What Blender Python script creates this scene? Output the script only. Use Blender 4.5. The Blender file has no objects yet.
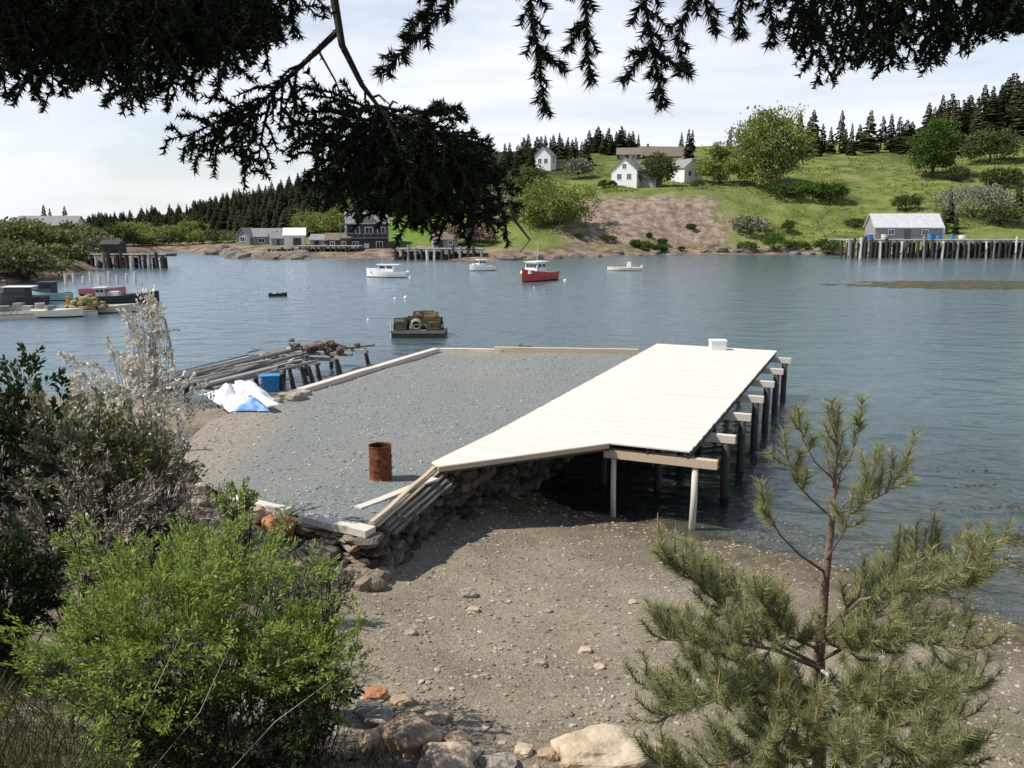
import bpy, bmesh, math, random
import numpy as np
from mathutils import Vector, Matrix, noise as mn
R = math.radians
rnd = random.Random(7)
nr = np.random.default_rng(11)
S = bpy.context.scene
C = S.collection

# ------------------------------------------------------------------ camera, sky, sun, exposure
PITCH, FPX, EYE = R(11.0), 870.0, 8.5
cd = bpy.data.cameras.new('camera'); cam = bpy.data.objects.new('camera', cd); C.objects.link(cam)
cam.location = (0, 0, EYE); cam.rotation_euler = (R(90) - PITCH, 0, 0)
cd.sensor_width = 36; cd.lens = FPX / 1024 * 36; cd.clip_start = 0.05; cd.clip_end = 6000
S.camera = cam
SUN = Vector((-0.62, -0.10, 0.78)).normalized()
w = bpy.data.worlds.new('World'); S.world = w; w.use_nodes = True
nt = w.node_tree; nt.nodes.clear()
out = nt.nodes.new('ShaderNodeOutputWorld'); bg = nt.nodes.new('ShaderNodeBackground')
sky = nt.nodes.new('ShaderNodeTexSky'); sky.sky_type = 'NISHITA'; sky.sun_disc = False
sky.sun_elevation = math.asin(SUN.z); sky.sun_rotation = math.atan2(SUN.x, SUN.y)
sky.air_density = 1.0; sky.dust_density = 0.4; sky.ozone_density = 1.5
tc = nt.nodes.new('ShaderNodeTexCoord'); mp = nt.nodes.new('ShaderNodeMapping')
mp.inputs['Scale'].default_value = (1.2, 1.6, 5.5); mp.inputs['Rotation'].default_value = (0.12, 0.1, 0.3)
cn = nt.nodes.new('ShaderNodeTexNoise'); cn.inputs['Scale'].default_value = 2.4; cn.inputs['Detail'].default_value = 7
cn.inputs['Roughness'].default_value = 0.55; cn.inputs['Distortion'].default_value = 0.5
cr = nt.nodes.new('ShaderNodeValToRGB'); cr.color_ramp.elements[0].position = 0.36; cr.color_ramp.elements[1].position = 0.66
cr.color_ramp.elements[0].color = (0.50, 0.50, 0.50, 1); cr.color_ramp.elements[1].color = (0.98, 0.98, 0.98, 1)
mx = nt.nodes.new('ShaderNodeMix'); mx.data_type = 'RGBA'
nt.links.new(tc.outputs['Generated'], mp.inputs[0]); nt.links.new(mp.outputs[0], cn.inputs['Vector'])
sz = nt.nodes.new('ShaderNodeSeparateXYZ'); nt.links.new(tc.outputs['Generated'], sz.inputs[0])
thin = nt.nodes.new('ShaderNodeMapRange'); thin.inputs['From Min'].default_value = 0.26; thin.inputs['From Max'].default_value = 0.62   # cloud bank low, unseen sky overhead opened to blue to lower the fill light
thin.inputs['To Min'].default_value = 1.0; thin.inputs['To Max'].default_value = 0.06; nt.links.new(sz.outputs['Z'], thin.inputs[0])
mu_ = nt.nodes.new('ShaderNodeMath'); mu_.operation = 'MULTIPLY'
nt.links.new(cn.outputs['Fac'], cr.inputs[0]); nt.links.new(cr.outputs[0], mu_.inputs[0]); nt.links.new(thin.outputs[0], mu_.inputs[1]); nt.links.new(mu_.outputs[0], mx.inputs['Factor'])
nt.links.new(sky.outputs[0], mx.inputs[6]); mx.inputs[7].default_value = (9.0, 9.4, 10.2, 1)
nt.links.new(mx.outputs[2], bg.inputs[0]); bg.inputs[1].default_value = 0.095
nt.links.new(bg.outputs[0], out.inputs[0])
sl = bpy.data.lights.new('sun', 'SUN'); so = bpy.data.objects.new('sun', sl); C.objects.link(so)
sl.energy = 5.0; sl.angle = R(0.55); sl.color = (1.0, 0.95, 0.87)
so.rotation_euler = SUN.to_track_quat('Z', 'Y').to_euler(); so.location = (0, 0, 60)
S.view_settings.view_transform = 'Standard'; S.view_settings.look = 'None'
S.view_settings.exposure = 0.22; S.view_settings.gamma = 1.0
S.render.engine = 'CYCLES'
S.cycles.max_bounces = 6; S.cycles.transparent_max_bounces = 12

# ------------------------------------------------------------------ placing helpers
def at(px, py, z):
    """the point at height z seen in the survey photo at px, py"""
    V = math.tan(PITCH + math.atan((py - 384) / FPX)); Y = (EYE - z) / V
    return Vector(((px - 512) / FPX * (Y * math.cos(PITCH) + (EYE - z) * math.sin(PITCH)), Y, z))
def zat(py, Y):
    return EYE - Y * math.tan(PITCH + math.atan((py - 384) / FPX))
def far_x(px, Y, z):
    return (px - 512) / FPX * (Y * math.cos(PITCH) + (EYE - z) * math.sin(PITCH))
def pt(px, py, Y):
    z = zat(py, Y); return Vector((far_x(px, Y, z), Y, z))
def sstep(a, b, x):
    t = min(1.0, max(0.0, (x - a) / (b - a))); return t * t * (3 - 2 * t)
def fbm(x, y, s, o=3):
    return mn.fractal(Vector((x * s, y * s, 3.7)), 1.0, 2.0, o)

# ------------------------------------------------------------------ materials
def rgba(c): return (c[0], c[1], c[2], 1)
def mat(name, cols, scale=6.0, rough=0.85, bump=0.0, bscale=None, island=False, detail=6, metal=0.0, spec=0.3, transl=0.0, stretch=None, pos=None):
    m = bpy.data.materials.new(name); m.use_nodes = True
    t = m.node_tree; N = t.nodes; L = t.links; b = N['Principled BSDF']
    b.inputs['Roughness'].default_value = rough; b.inputs['Metallic'].default_value = metal
    b.inputs['Specular IOR Level'].default_value = spec
    co = N.new('ShaderNodeTexCoord'); src = co.outputs['Object']
    if stretch:
        ma = N.new('ShaderNodeMapping'); ma.inputs['Scale'].default_value = stretch; L.new(src, ma.inputs[0]); src = ma.outputs[0]
    nz = N.new('ShaderNodeTexNoise'); nz.inputs['Scale'].default_value = scale; nz.inputs['Detail'].default_value = detail
    nz.inputs['Roughness'].default_value = 0.65
    L.new(src, nz.inputs['Vector']); fac = nz.outputs['Fac']
    if island:
        g = N.new('ShaderNodeNewGeometry'); fac2 = g.outputs['Random Per Island']
        ad = N.new('ShaderNodeMath'); ad.operation = 'MULTIPLY_ADD'; ad.inputs[1].default_value = 0.55
        sb = N.new('ShaderNodeMath'); sb.operation = 'MULTIPLY'; sb.inputs[1].default_value = 0.5
        L.new(fac, sb.inputs[0]); L.new(fac2, ad.inputs[0]); L.new(sb.outputs[0], ad.inputs[2]); fac = ad.outputs[0]
    cr = N.new('ShaderNodeValToRGB'); e = cr.color_ramp.elements
    n = len(cols); lo, hi = (0.30, 0.70) if not island else (0.15, 0.85)
    while len(e) < n: e.new(0.5)
    for i, c in enumerate(cols):
        e[i].position = pos[i] if pos else lo + (hi - lo) * i / max(1, n - 1); e[i].color = rgba(c)
    L.new(fac, cr.inputs[0]); L.new(cr.outputs[0], b.inputs['Base Color'])
    if bump:
        bz = N.new('ShaderNodeTexNoise'); bz.inputs['Scale'].default_value = bscale or scale * 3; bz.inputs['Detail'].default_value = 5
        L.new(src, bz.inputs['Vector'])
        bp = N.new('ShaderNodeBump'); bp.inputs['Strength'].default_value = bump; bp.inputs['Distance'].default_value = 0.05
        L.new(bz.outputs['Fac'], bp.inputs['Height']); L.new(bp.outputs[0], b.inputs['Normal'])
    if transl:
        tr = N.new('ShaderNodeBsdfTranslucent'); L.new(cr.outputs[0], tr.inputs[0])
        ms = N.new('ShaderNodeMixShader'); ms.inputs[0].default_value = transl
        L.new(b.outputs[0], ms.inputs[1]); L.new(tr.outputs[0], ms.inputs[2]); L.new(ms.outputs[0], N['Material Output'].inputs[0])
    return m
M = {}
M['spruce'] = mat('spruce_needles', [(.010, .017, .007), (.024, .034, .013), (.050, .058, .022), (.085, .085, .040)], .8, island=True, spec=.15, pos=[.1, .35, .65, .95])
_t = M['spruce'].node_tree; _r = [n for n in _t.nodes if n.type == 'VALTORGB'][0]; _src = _r.inputs[0].links[0].from_socket     # each tree a little lighter or darker than its neighbour
_oi = _t.nodes.new('ShaderNodeObjectInfo'); _ma = _t.nodes.new('ShaderNodeMath'); _ma.operation = 'MULTIPLY_ADD'; _ma.inputs[1].default_value = .5
_mb = _t.nodes.new('ShaderNodeMath'); _mb.operation = 'MULTIPLY'; _mb.inputs[1].default_value = .6; _t.links.new(_src, _mb.inputs[0]); _t.links.new(_oi.outputs['Random'], _ma.inputs[0]); _t.links.new(_mb.outputs[0], _ma.inputs[2]); _t.links.new(_ma.outputs[0], _r.inputs[0])
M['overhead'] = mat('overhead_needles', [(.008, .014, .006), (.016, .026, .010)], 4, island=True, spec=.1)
M['bark'] = mat('bark', [(.035, .026, .020), (.09, .07, .055)], 14, bump=.6, stretch=(1, 1, .25))
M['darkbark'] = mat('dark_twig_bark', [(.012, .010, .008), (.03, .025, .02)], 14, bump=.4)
M['pinebark'] = mat('pine_bark', [(.12, .075, .055), (.24, .17, .13)], 18, bump=.5)
M['pine'] = mat('pine_needles', [(.135, .16, .062), (.285, .30, .125), (.46, .45, .23)], 4, island=True, spec=.25, transl=.4)
M['candle'] = mat('pine_candle', [(.22, .14, .08), (.32, .22, .12)], 9)
M['fresh'] = mat('fresh_green_leaf', [(.10, .165, .03), (.23, .325, .065), (.38, .45, .13)], 2, island=True, transl=.42, spec=.2)
M['dark_leaf'] = mat('dark_leaf', [(.012, .022, .008), (.03, .05, .015), (.07, .10, .025)], 2, island=True, transl=.2, spec=.2)
M['olive'] = mat('olive_leaf', [(.08, .09, .03), (.17, .175, .065), (.27, .255, .125)], 2, island=True, transl=.2, spec=.2)
M['greygreen'] = mat('grey_green_leaf', [(.10, .11, .055), (.21, .215, .125), (.34, .33, .22)], 2, island=True, transl=.2, spec=.2)
M['blossom'] = mat('blossom', [(.26, .24, .16), (.60, .56, .47), (.84, .81, .75)], 2, island=True, transl=.25)
M['brush'] = mat('dead_brush', [(.08, .066, .048), (.21, .175, .135), (.40, .345, .27)], 3, island=True)
M['farleaf'] = mat('hill_tree_leaf', [(.09, .13, .028), (.19, .235, .058), (.30, .325, .11)], .6, island=True, transl=.32, spec=.15)
M['farleaf2'] = mat('round_tree_leaf', [(.030, .06, .012), (.065, .115, .022), (.11, .17, .035)], .6, island=True, transl=.2, spec=.15)
M['farbush'] = mat('shrub_leaf', [(.03, .05, .015), (.075, .10, .03), (.13, .15, .055)], .6, island=True, transl=.15, spec=.15)
M['greybush'] = mat('bare_bush', [(.09, .09, .06), (.19, .19, .13), (.28, .27, .2)], .6, island=True)
M['drygrass'] = mat('grass_blade', [(.035, .04, .015), (.08, .085, .03), (.20, .18, .09)], 3, island=True, transl=.2)
M['stalk'] = mat('dry_stalk', [(.28, .24, .17), (.42, .36, .27)], 8)
M['stone'] = mat('wall_stone', [(.032, .027, .021), (.075, .062, .050), (.16, .135, .108)], 3, island=True, bump=.9, bscale=14)  # dark stone, its colour darkened further to carry the wall's shade
M['sunlit_tanstone'] = mat('sunlit_tan_wall_stone', [(.09, .068, .048), (.20, .155, .11), (.33, .27, .20)], 3, island=True, bump=.8, bscale=14)  # tan copy of the wall stone, lightened for the sunlit side faces
M['rock'] = mat('shore_rock', [(.17, .15, .125), (.30, .26, .22), (.42, .38, .32)], 4, bump=.7, bscale=10)
M['pink_rock'] = mat('pink_boulder', [(.25, .165, .11), (.39, .28, .20), (.53, .42, .32)], 3, bump=.7, bscale=9)
M['cream_rock'] = mat('cream_boulder', [(.34, .26, .17), (.47, .375, .265), (.60, .51, .40)], 3, bump=.7, bscale=9)
M['rust_rock'] = mat('rust_boulder', [(.30, .13, .06), (.45, .22, .11)], 4, bump=.6, bscale=12)
M['farrock'] = mat('far_shore_rock', [(.05, .045, .04), (.10, .085, .075), (.19, .16, .135)], .8, island=True, bump=.6, bscale=3)
M['pebble'] = mat('pebbles', [(.09, .075, .058), (.19, .16, .12), (.28, .24, .185), (.37, .33, .265), (.62, .58, .51)], 5, island=True, pos=[.12,.36,.58,.76,.9])
M['chip'] = mat('gravel_chips', [(.12, .125, .125), (.23, .24, .24), (.33, .33, .315), (.56, .56, .54)], 5, island=True, pos=[.15,.4,.7,.88])
def plankmat(name, cols, bump=.25, sc=(1.5, 14, 14)): return mat(name, cols, 1.6, .75, bump, 3, island=True, stretch=sc)
M['newwood'] = plankmat('new_deck_timber', [(.57, .54, .475), (.625, .595, .53), (.66, .63, .57)])
M['tanwood'] = plankmat('tan_timber', [(.36, .27, .18), (.48, .38, .27), (.58, .49, .37)])
M['palewood'] = plankmat('pale_weathered_timber', [(.42, .38, .32), (.55, .50, .43), (.66, .62, .55)])
M['greywood'] = plankmat('grey_weathered_timber', [(.10, .096, .088), (.22, .21, .198), (.39, .38, .355)], .5)
M['boardwood'] = plankmat('aged_board', [(.10, .085, .068), (.19, .165, .135), (.30, .265, .22)], .4)
M['darkwood'] = plankmat('dark_timber', [(.018, .016, .014), (.045, .04, .034), (.08, .07, .06)], .4)
M['white'] = mat('white_paint', [(.70, .70, .68), (.80, .80, .79)], 3, .5)
M['cream'] = mat('cream_paint', [(.62, .58, .47), (.72, .69, .58)], 3, .5)
M['grey'] = mat('grey_shingle', [(.19, .19, .185), (.30, .30, .29)], 2, .8, .3)
M['darkgrey'] = mat('dark_shingle', [(.045, .048, .055), (.085, .088, .095)], 2, .85, .3)
M['roofpale'] = mat('pale_metal_roof', [(.40, .41, .42), (.56, .57, .58)], 1.5, .45)
M['roofgrey'] = mat('grey_roof', [(.17, .17, .175), (.27, .27, .27)], 2, .8, .2)
M['roofbrown'] = mat('brown_roof', [(.13, .105, .08), (.22, .18, .14)], 2, .85, .2)
M['glass'] = mat('window_glass', [(.02, .025, .03), (.04, .05, .06)], 2, .08, spec=.8)
M['red'] = mat('red_hull', [(.36, .045, .035), (.46, .075, .055)], 2, .4)
M['antifoul'] = mat('dark_hull', [(.02, .02, .025), (.045, .045, .05)], 3, .5)
M['rust'] = mat('rusted_steel', [(.05, .018, .010), (.15, .045, .018), (.27, .085, .035)], 7, .9, .5, 30)
M['inside'] = mat('rusty_inside', [(.03, .015, .01), (.07, .03, .02)], 7, .95)
M['blue'] = mat('blue_plastic', [(.02, .16, .42), (.04, .24, .55)], 4, .45)
M['bluetarp'] = mat('blue_tarp', [(.12, .28, .60), (.25, .42, .72)], 3, .5, .3)
M['whitetarp'] = mat('white_tarp', [(.62, .62, .63), (.78, .78, .79)], 2, .5, .4, 5)
M['orange'] = mat('orange_paint', [(.55, .22, .04), (.65, .30, .07)], 3, .5)
M['pink'] = mat('pink_paint', [(.42, .14, .19), (.52, .24, .29)], 3, .5)
M['teal'] = mat('teal_paint', [(.20, .40, .40), (.30, .50, .48)], 3, .5)
M['rope'] = mat('rope', [(.22, .19, .14), (.36, .31, .24)], 12, .9, .4)
M['trap'] = mat('trap_wire', [(.05, .05, .035), (.16, .14, .08), (.30, .26, .12)], 3, .7, island=True)
M['trapyellow'] = mat('yellow_trap_wire', [(.26, .20, .09), (.38, .30, .15)], 3, .7, island=True)
M['trapred'] = mat('red_trap_wire', [(.20, .10, .08), (.32, .18, .15)], 3, .7, island=True)
M['buoy'] = mat('white_buoy', [(.74, .74, .72), (.82, .82, .80)], 3, .4)
M['weed'] = mat('seaweed', [(.035, .028, .010), (.10, .075, .025), (.20, .14, .05)], 2, .5, island=True)
M['pinkbrush'] = mat('pinkish_twig', [(.16, .09, .075), (.28, .18, .15)], 2, island=True)

# ------------------------------------------------------------------ mesh building
class MB:
    def __init__(s): s.v = []; s.f = []; s.m = []; s.n = 0
    def add(s, vs, fs, mi=0):
        o = s.n; s.v.extend(vs); s.n += len(vs)
        s.f.extend([tuple(i + o for i in f) for f in fs]); s.m.extend([mi] * len(fs))
    def box(s, c, size, rz=0, mi=0, mat3=None, taper=1.0):
        hx, hy, hz = size[0] / 2, size[1] / 2, size[2] / 2
        mm = mat3 or Matrix.Rotation(rz, 3, 'Z'); c = Vector(c)
        vs = [c + mm @ Vector((x * hx * (taper if z > 0 else 1), y * hy * (taper if z > 0 else 1), z * hz)) for z in (-1, 1) for x, y in ((-1, -1), (1, -1), (1, 1), (-1, 1))]
        s.add(vs, [(3, 2, 1, 0), (4, 5, 6, 7), (0, 1, 5, 4), (1, 2, 6, 5), (2, 3, 7, 6), (3, 0, 4, 7)], mi)
    def bar(s, a, b, wd, ht, mi=0, roll=0.0):
        a = Vector(a); b = Vector(b); d = b - a; L = d.length
        x = d.normalized(); up = Vector((0, 0, 1)) if abs(x.z) < .95 else Vector((0, 1, 0))
        y = up.cross(x).normalized(); z = x.cross(y)
        mm = Matrix((x, y, z)).transposed() @ Matrix.Rotation(roll, 3, 'X')
        s.box((a + b) / 2, (L, wd, ht), mat3=mm, mi=mi)
    def tube(s, pts, rad, n=6, mi=0, cap=True):
        pts = [Vector(p) for p in pts]; vs = []
        if not isinstance(rad, (list, tuple)): rad = [rad] * len(pts)
        for i, p in enumerate(pts):
            d = (pts[min(i + 1, len(pts) - 1)] - pts[max(i - 1, 0)]).normalized()
            up = Vector((0, 0, 1)) if abs(d.z) < .9 else Vector((1, 0, 0))
            x = up.cross(d).normalized(); y = d.cross(x)
            for k in range(n):
                a = 2 * math.pi * k / n; vs.append(p + (x * math.cos(a) + y * math.sin(a)) * rad[i])
        fs = [(i * n + k, i * n + (k + 1) % n, (i + 1) * n + (k + 1) % n, (i + 1) * n + k) for i in range(len(pts) - 1) for k in range(n)]
        if cap: fs += [tuple(range(n))[::-1], tuple(range((len(pts) - 1) * n, len(pts) * n))]
        s.add(vs, fs, mi)
    def lathe(s, c, prof, n=20, mi=0):
        c = Vector(c); vs = []; m = len(prof)
        for r, z in prof:
            for k in range(n):
                a = 2 * math.pi * k / n; vs.append(c + Vector((r * math.cos(a), r * math.sin(a), z)))
        s.add(vs, [(i * n + k, i * n + (k + 1) % n, (i + 1) * n + (k + 1) % n, (i + 1) * n + k) for i in range(m - 1) for k in range(n)], mi)
    def rock(s, c, r, seed=0, mi=0, sub=2, rough=.28, rz=0.0, pw=.75):
        vs, fs = ICO[sub]; c = Vector(c); mm = Matrix.Rotation(rz, 3, 'Z')
        o = Vector((seed * 3.17, seed * 1.7, seed * .77)); P = []
        for v in vs:
            k = 1 + rough * mn.noise(v * 1.3 + o) * 1.4 + rough * .5 * mn.noise(v * 3.1 + o)
            q = v * k
            q = Vector([math.copysign(abs(t) ** pw, t) for t in q])
            P.append(c + mm @ Vector((q.x * r[0], q.y * r[1], q.z * r[2])))
        s.add(P, fs, mi)
    def nq(s, verts, k, mi=0):
        """numpy verts (n*k, 3), n faces of k corners"""
        verts = np.asarray(verts).reshape(-1, 3); n = len(verts) // k; o = s.n
        s.v.extend(map(tuple, verts)); s.n += len(verts)
        s.f.extend(map(tuple, (np.arange(n * k).reshape(n, k) + o).tolist())); s.m.extend([mi] * n)
    def build(s, name, mats, parent=None, smooth=False, origin=None, local=False):
        me = bpy.data.meshes.new(name)
        vs = s.v
        if origin is not None: vs = [(v[0] - origin[0], v[1] - origin[1], v[2] - origin[2]) for v in vs]
        me.from_pydata([tuple(v) for v in vs], [], s.f)
        for m in (mats if isinstance(mats, (list, tuple)) else [mats]): me.materials.append(m)
        me.polygons.foreach_set('material_index', s.m)
        if smooth: me.polygons.foreach_set('use_smooth', [True] * len(s.f))
        me.update()
        o = bpy.data.objects.new(name, me); C.objects.link(o)
        if origin is not None: o.location = origin
        if parent is not None:
            o.parent = parent
            if not local: o.matrix_parent_inverse = wm(parent).inverted()
        return o
def wm(o):
    m = o.matrix_basis.copy()
    return m if o.parent is None else wm(o.parent) @ o.matrix_parent_inverse @ m
def _ico(n):
    b = bmesh.new(); bmesh.ops.create_icosphere(b, subdivisions=n, radius=1)
    b.verts.ensure_lookup_table(); r = ([v.co.copy() for v in b.verts], [tuple(v.index for v in f.verts) for f in b.faces]); b.free(); return r
ICO = {i: _ico(i) for i in (1, 2, 3, 4)}
def tag(o, label=None, cat=None, group=None, kind=None):
    if label: o['label'] = label
    if cat: o['category'] = cat
    if group: o['group'] = group
    if kind: o['kind'] = kind
    return o
def thing(name, loc, label, cat, group=None):
    o = bpy.data.objects.new(name, None); C.objects.link(o); o.location = loc; o.empty_display_size = .2
    return tag(o, label, cat, group)
def structure(o, kind='structure'):
    o['kind'] = kind; return o
def copy_tree(o, parent=None):
    c = o.copy(); C.objects.link(c)
    if parent is not None: c.parent = parent
    for ch in list(o.children): copy_tree(ch, c)
    return c
# needles / leaves as arrays
def rand_dirs(n):
    v = nr.normal(size=(n, 3)); return v / np.linalg.norm(v, axis=1, keepdims=True)
def norm(a): return a / np.maximum(np.linalg.norm(a, axis=1, keepdims=True), 1e-9)
def needle_tris(path, n, length, width, lean=.9, r0=0.0, tip=True):
    """needles round a twig: triangles leaning along it"""
    P = np.array([tuple(p) for p in path], float); seg = np.linalg.norm(np.diff(P, axis=0), axis=1); cum = np.concatenate([[0], np.cumsum(seg)])
    t = nr.uniform(0, cum[-1], n)
    base = np.stack([np.interp(t, cum, P[:, i]) for i in range(3)], 1)
    i = np.clip(np.searchsorted(cum, t) - 1, 0, len(seg) - 1); d = norm(np.diff(P, axis=0))[i]
    r = rand_dirs(n); r = norm(r - d * np.sum(r * d, 1, keepdims=True))
    ln = length * nr.uniform(.75, 1.15, (n, 1)); dirn = norm(r + d * lean)
    side = norm(np.cross(dirn, rand_dirs(n))) * width / 2
    return np.stack([base + r * r0 - side, base + r * r0 + side, base + dirn * ln], 1).reshape(-1, 3)
def leaf_quads(pos, dirs, length, width):
    n = len(pos); ln = length * nr.uniform(.6, 1.3, (n, 1)); d = norm(dirs)
    s = norm(np.cross(d, rand_dirs(n))) * (width * nr.uniform(.7, 1.3, (n, 1))) / 2
    return np.stack([pos, pos + d * ln * .5 + s, pos + d * ln, pos + d * ln * .5 - s], 1).reshape(-1, 3)

# ------------------------------------------------------------------ near ground
W0 = Vector((5.5, 21.9)); WN = Vector((.70, .714))
def near_z(x, y):
    s = (x - W0.x) * WN.x + (y - W0.y) * WN.y
    s += .5 * math.sin(x * .5 + 1) + .9 * fbm(x, y, .15, 2)
    if s < 0: z = -.115 * s
    else: z = -.10 * s if s < 8 else -.8 - .16 * (s - 8)
    z = max(z, -3.6)
    z += .50 * max(0.0, 9.0 - y) * (1 - .0 * x)
    lm = sstep(-2.2, -7.0, x + .12 * (y - 12))                       # land to the left
    zl = 2.05 + .10 * max(0, -7 - x) + .5 * fbm(x + 9, y, .22, 3) + max(0, 15 - y) * .16 + .50 * max(0., 8 - y)
    zl = zl + (min(zl, 1.86 + .06 * fbm(x, y, .8, 2)) - zl) * sstep(17.5, 21, y + .5 * (x + 8) * 0)
    zl -= 6.0 * sstep(30, 44, y + .25 * (x + 12)) 
    z = z + (max(z - 6.0 * sstep(30, 44, y + .25 * (x + 12)), zl) - z) * lm
    if y < 3: z = min(z, 7.0)
    z += .05 * fbm(x, y, .9, 3) + .010 * fbm(x, y, 3.5, 2)
    return z
YARD = [(-2.91, 17.19), (-1.95, 21.55), (0.45, 26.4), (7.1, 41.6), (-3.77, 42.2), (-8.3, 32.4), (-9.7, 27.0), (-9.4, 23.6), (-7.6, 20.6), (-6.4, 19.2)]
def in_poly(x, y, P):
    c = False; j = len(P) - 1
    for i in range(len(P)):
        xi, yi = P[i]; xj, yj = P[j]
        if (yi > y) != (yj > y) and x < (xj - xi) * (y - yi) / (yj - yi) + xi: c = not c
        j = i
    return c
def axis(a, b, fine_a, fine_b, f, c):
    r = []; v = a
    while v < b:
        r.append(v); v += f if fine_a <= v < fine_b else c
    return r + [b]
xs = axis(-70, 75, -12, 14, .22, 1.2); ys = axis(-14, 64, 5, 31, .22, 1.0)
mb = MB(); vs = []; cols = []
for y in ys:
    for x in xs:
        z = near_z(x, y)
        if in_poly(x, y, YARD): z = min(z, 1.6)
        edge = max(sstep(50, 64, y), sstep(58, 75, abs(x)) if y > 12 else 0)
        z = z + (-3.8 - z) * edge
        vs.append((x, y, z))
        soil = sstep(-2.5, -6.5, x + .12 * (y - 12)) * (1 - sstep(24, 30, y)) ; bank = sstep(9.5, 7.5, y)
        bank = max(bank, sstep(5.5, 8.5, x - .2 * (y - 11)) * sstep(14.5, 11.5, y) * .7)
        cols.append((soil, bank, 0, 1))
nx = len(xs)
mb.add(vs, [(j * nx + i, j * nx + i + 1, (j + 1) * nx + i + 1, (j + 1) * nx + i) for j in range(len(ys) - 1) for i in range(nx - 1)])
def ground_mat():
    m = bpy.data.materials.new('beach_ground'); m.use_nodes = True; t = m.node_tree; N = t.nodes; L = t.links; b = N['Principled BSDF']
    b.inputs['Roughness'].default_value = .9; b.inputs['Specular IOR Level'].default_value = .25
    co = N.new('ShaderNodeTexCoord'); g = N.new('ShaderNodeNewGeometry'); sp = N.new('ShaderNodeSeparateXYZ'); L.new(g.outputs['Position'], sp.inputs[0])
    def noise(sc, det=5): 
        n = N.new('ShaderNodeTexNoise'); n.inputs['Scale'].default_value = sc; n.inputs['Detail'].default_value = det; L.new(co.outputs['Object'], n.inputs['Vector']); return n.outputs['Fac']
    def ramp(f, st):
        c = N.new('ShaderNodeValToRGB'); e = c.color_ramp.elements
        while len(e) < len(st): e.new(.5)
        for i, (p, q) in enumerate(st): e[i].position = p; e[i].color = rgba(q)
        L.new(f, c.inputs[0]); return c.outputs[0]
    def mix(f, a, bb, ty='MIX'):
        x = N.new('ShaderNodeMix'); x.data_type = 'RGBA'; x.blend_type = ty
        if isinstance(f, float): x.inputs['Factor'].default_value = f
        else: L.new(f, x.inputs['Factor'])
        L.new(a, x.inputs[6]); L.new(bb, x.inputs[7]); return x.outputs[2]
    vo = N.new('ShaderNodeTexVoronoi'); vo.inputs['Scale'].default_value = 24; L.new(co.outputs['Object'], vo.inputs['Vector'])
    bw = N.new('ShaderNodeRGBToBW'); L.new(vo.outputs['Color'], bw.inputs[0])
    peb = ramp(bw.outputs[0], [(.15, (.115, .095, .068)), (.45, (.215, .183, .135)), (.7, (.295, .255, .195)), (.95, (.44, .40, .33))])
    sand = ramp(noise(.7), [(.35, (.19, .153, .106)), (.65, (.32, .268, .195))])
    beach = mix(.55, peb, sand)
    wet = ramp(sp.outputs['Z'], [(.0, (1, 1, 1)), (1, (0, 0, 0))])
    mr = N.new('ShaderNodeMapRange'); mr.inputs['From Min'].default_value = .10; mr.inputs['From Max'].default_value = .45
    mr.inputs['To Min'].default_value = 1; mr.inputs['To Max'].default_value = 0
    za = N.new('ShaderNodeMath'); za.operation = 'MULTIPLY_ADD'; za.inputs[1].default_value = .35; L.new(noise(1.3), za.inputs[0]); L.new(sp.outputs['Z'], za.inputs[2])
    sb = N.new('ShaderNodeMath'); sb.operation = 'SUBTRACT'; L.new(za.outputs[0], sb.inputs[0]); sb.inputs[1].default_value = .17; L.new(sb.outputs[0], mr.inputs[0])
    weedy = ramp(noise(2.5), [(.35, (.085, .065, .04)), (.65, (.16, .13, .085))])
    c = mix(mr.outputs[0], beach, weedy)
    # seabed: mud with weed beds
    md = N.new('ShaderNodeMapRange'); md.inputs['From Min'].default_value = -.35; md.inputs['From Max'].default_value = -.02; md.inputs['To Min'].default_value = 1; md.inputs['To Max'].default_value = 0
    L.new(sp.outputs['Z'], md.inputs[0])
    bed = ramp(noise(.75, 4), [(.36, (.02, .024, .024)), (.44, (.10, .11, .085)), (.60, (.17, .165, .12)), (.70, (.22, .15, .07))])
    c = mix(md.outputs[0], c, bed)
    at_ = N.new('ShaderNodeAttribute'); at_.attribute_name = 'ground'; sc = N.new('ShaderNodeSeparateColor'); L.new(at_.outputs['Color'], sc.inputs[0])
    soil = ramp(noise(5), [(.35, (.07, .055, .04)), (.55, (.17, .14, .11)), (.7, (.27, .235, .19))])
    bank = ramp(noise(3), [(.35, (.04, .05, .015)), (.5, (.11, .10, .05)), (.7, (.10, .14, .035))])
    c = mix(sc.outputs[0], c, soil); c = mix(sc.outputs[1], c, bank); L.new(c, b.inputs['Base Color'])
    bp = N.new('ShaderNodeBump'); bp.inputs['Strength'].default_value = .8; bp.inputs['Distance'].default_value = .04
    mm = N.new('ShaderNodeMath'); mm.operation = 'ADD'; L.new(bw.outputs[0], mm.inputs[0]); L.new(noise(30, 3), mm.inputs[1]); L.new(mm.outputs[0], bp.inputs['Height'])
    L.new(bp.outputs[0], b.inputs['Normal']); return m
beach = structure(mb.build('beach', ground_mat(), smooth=True))
ca = beach.data.color_attributes.new('ground', 'FLOAT_COLOR', 'POINT'); ca.data.foreach_set('color', np.array(cols, np.float32).ravel())

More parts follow.
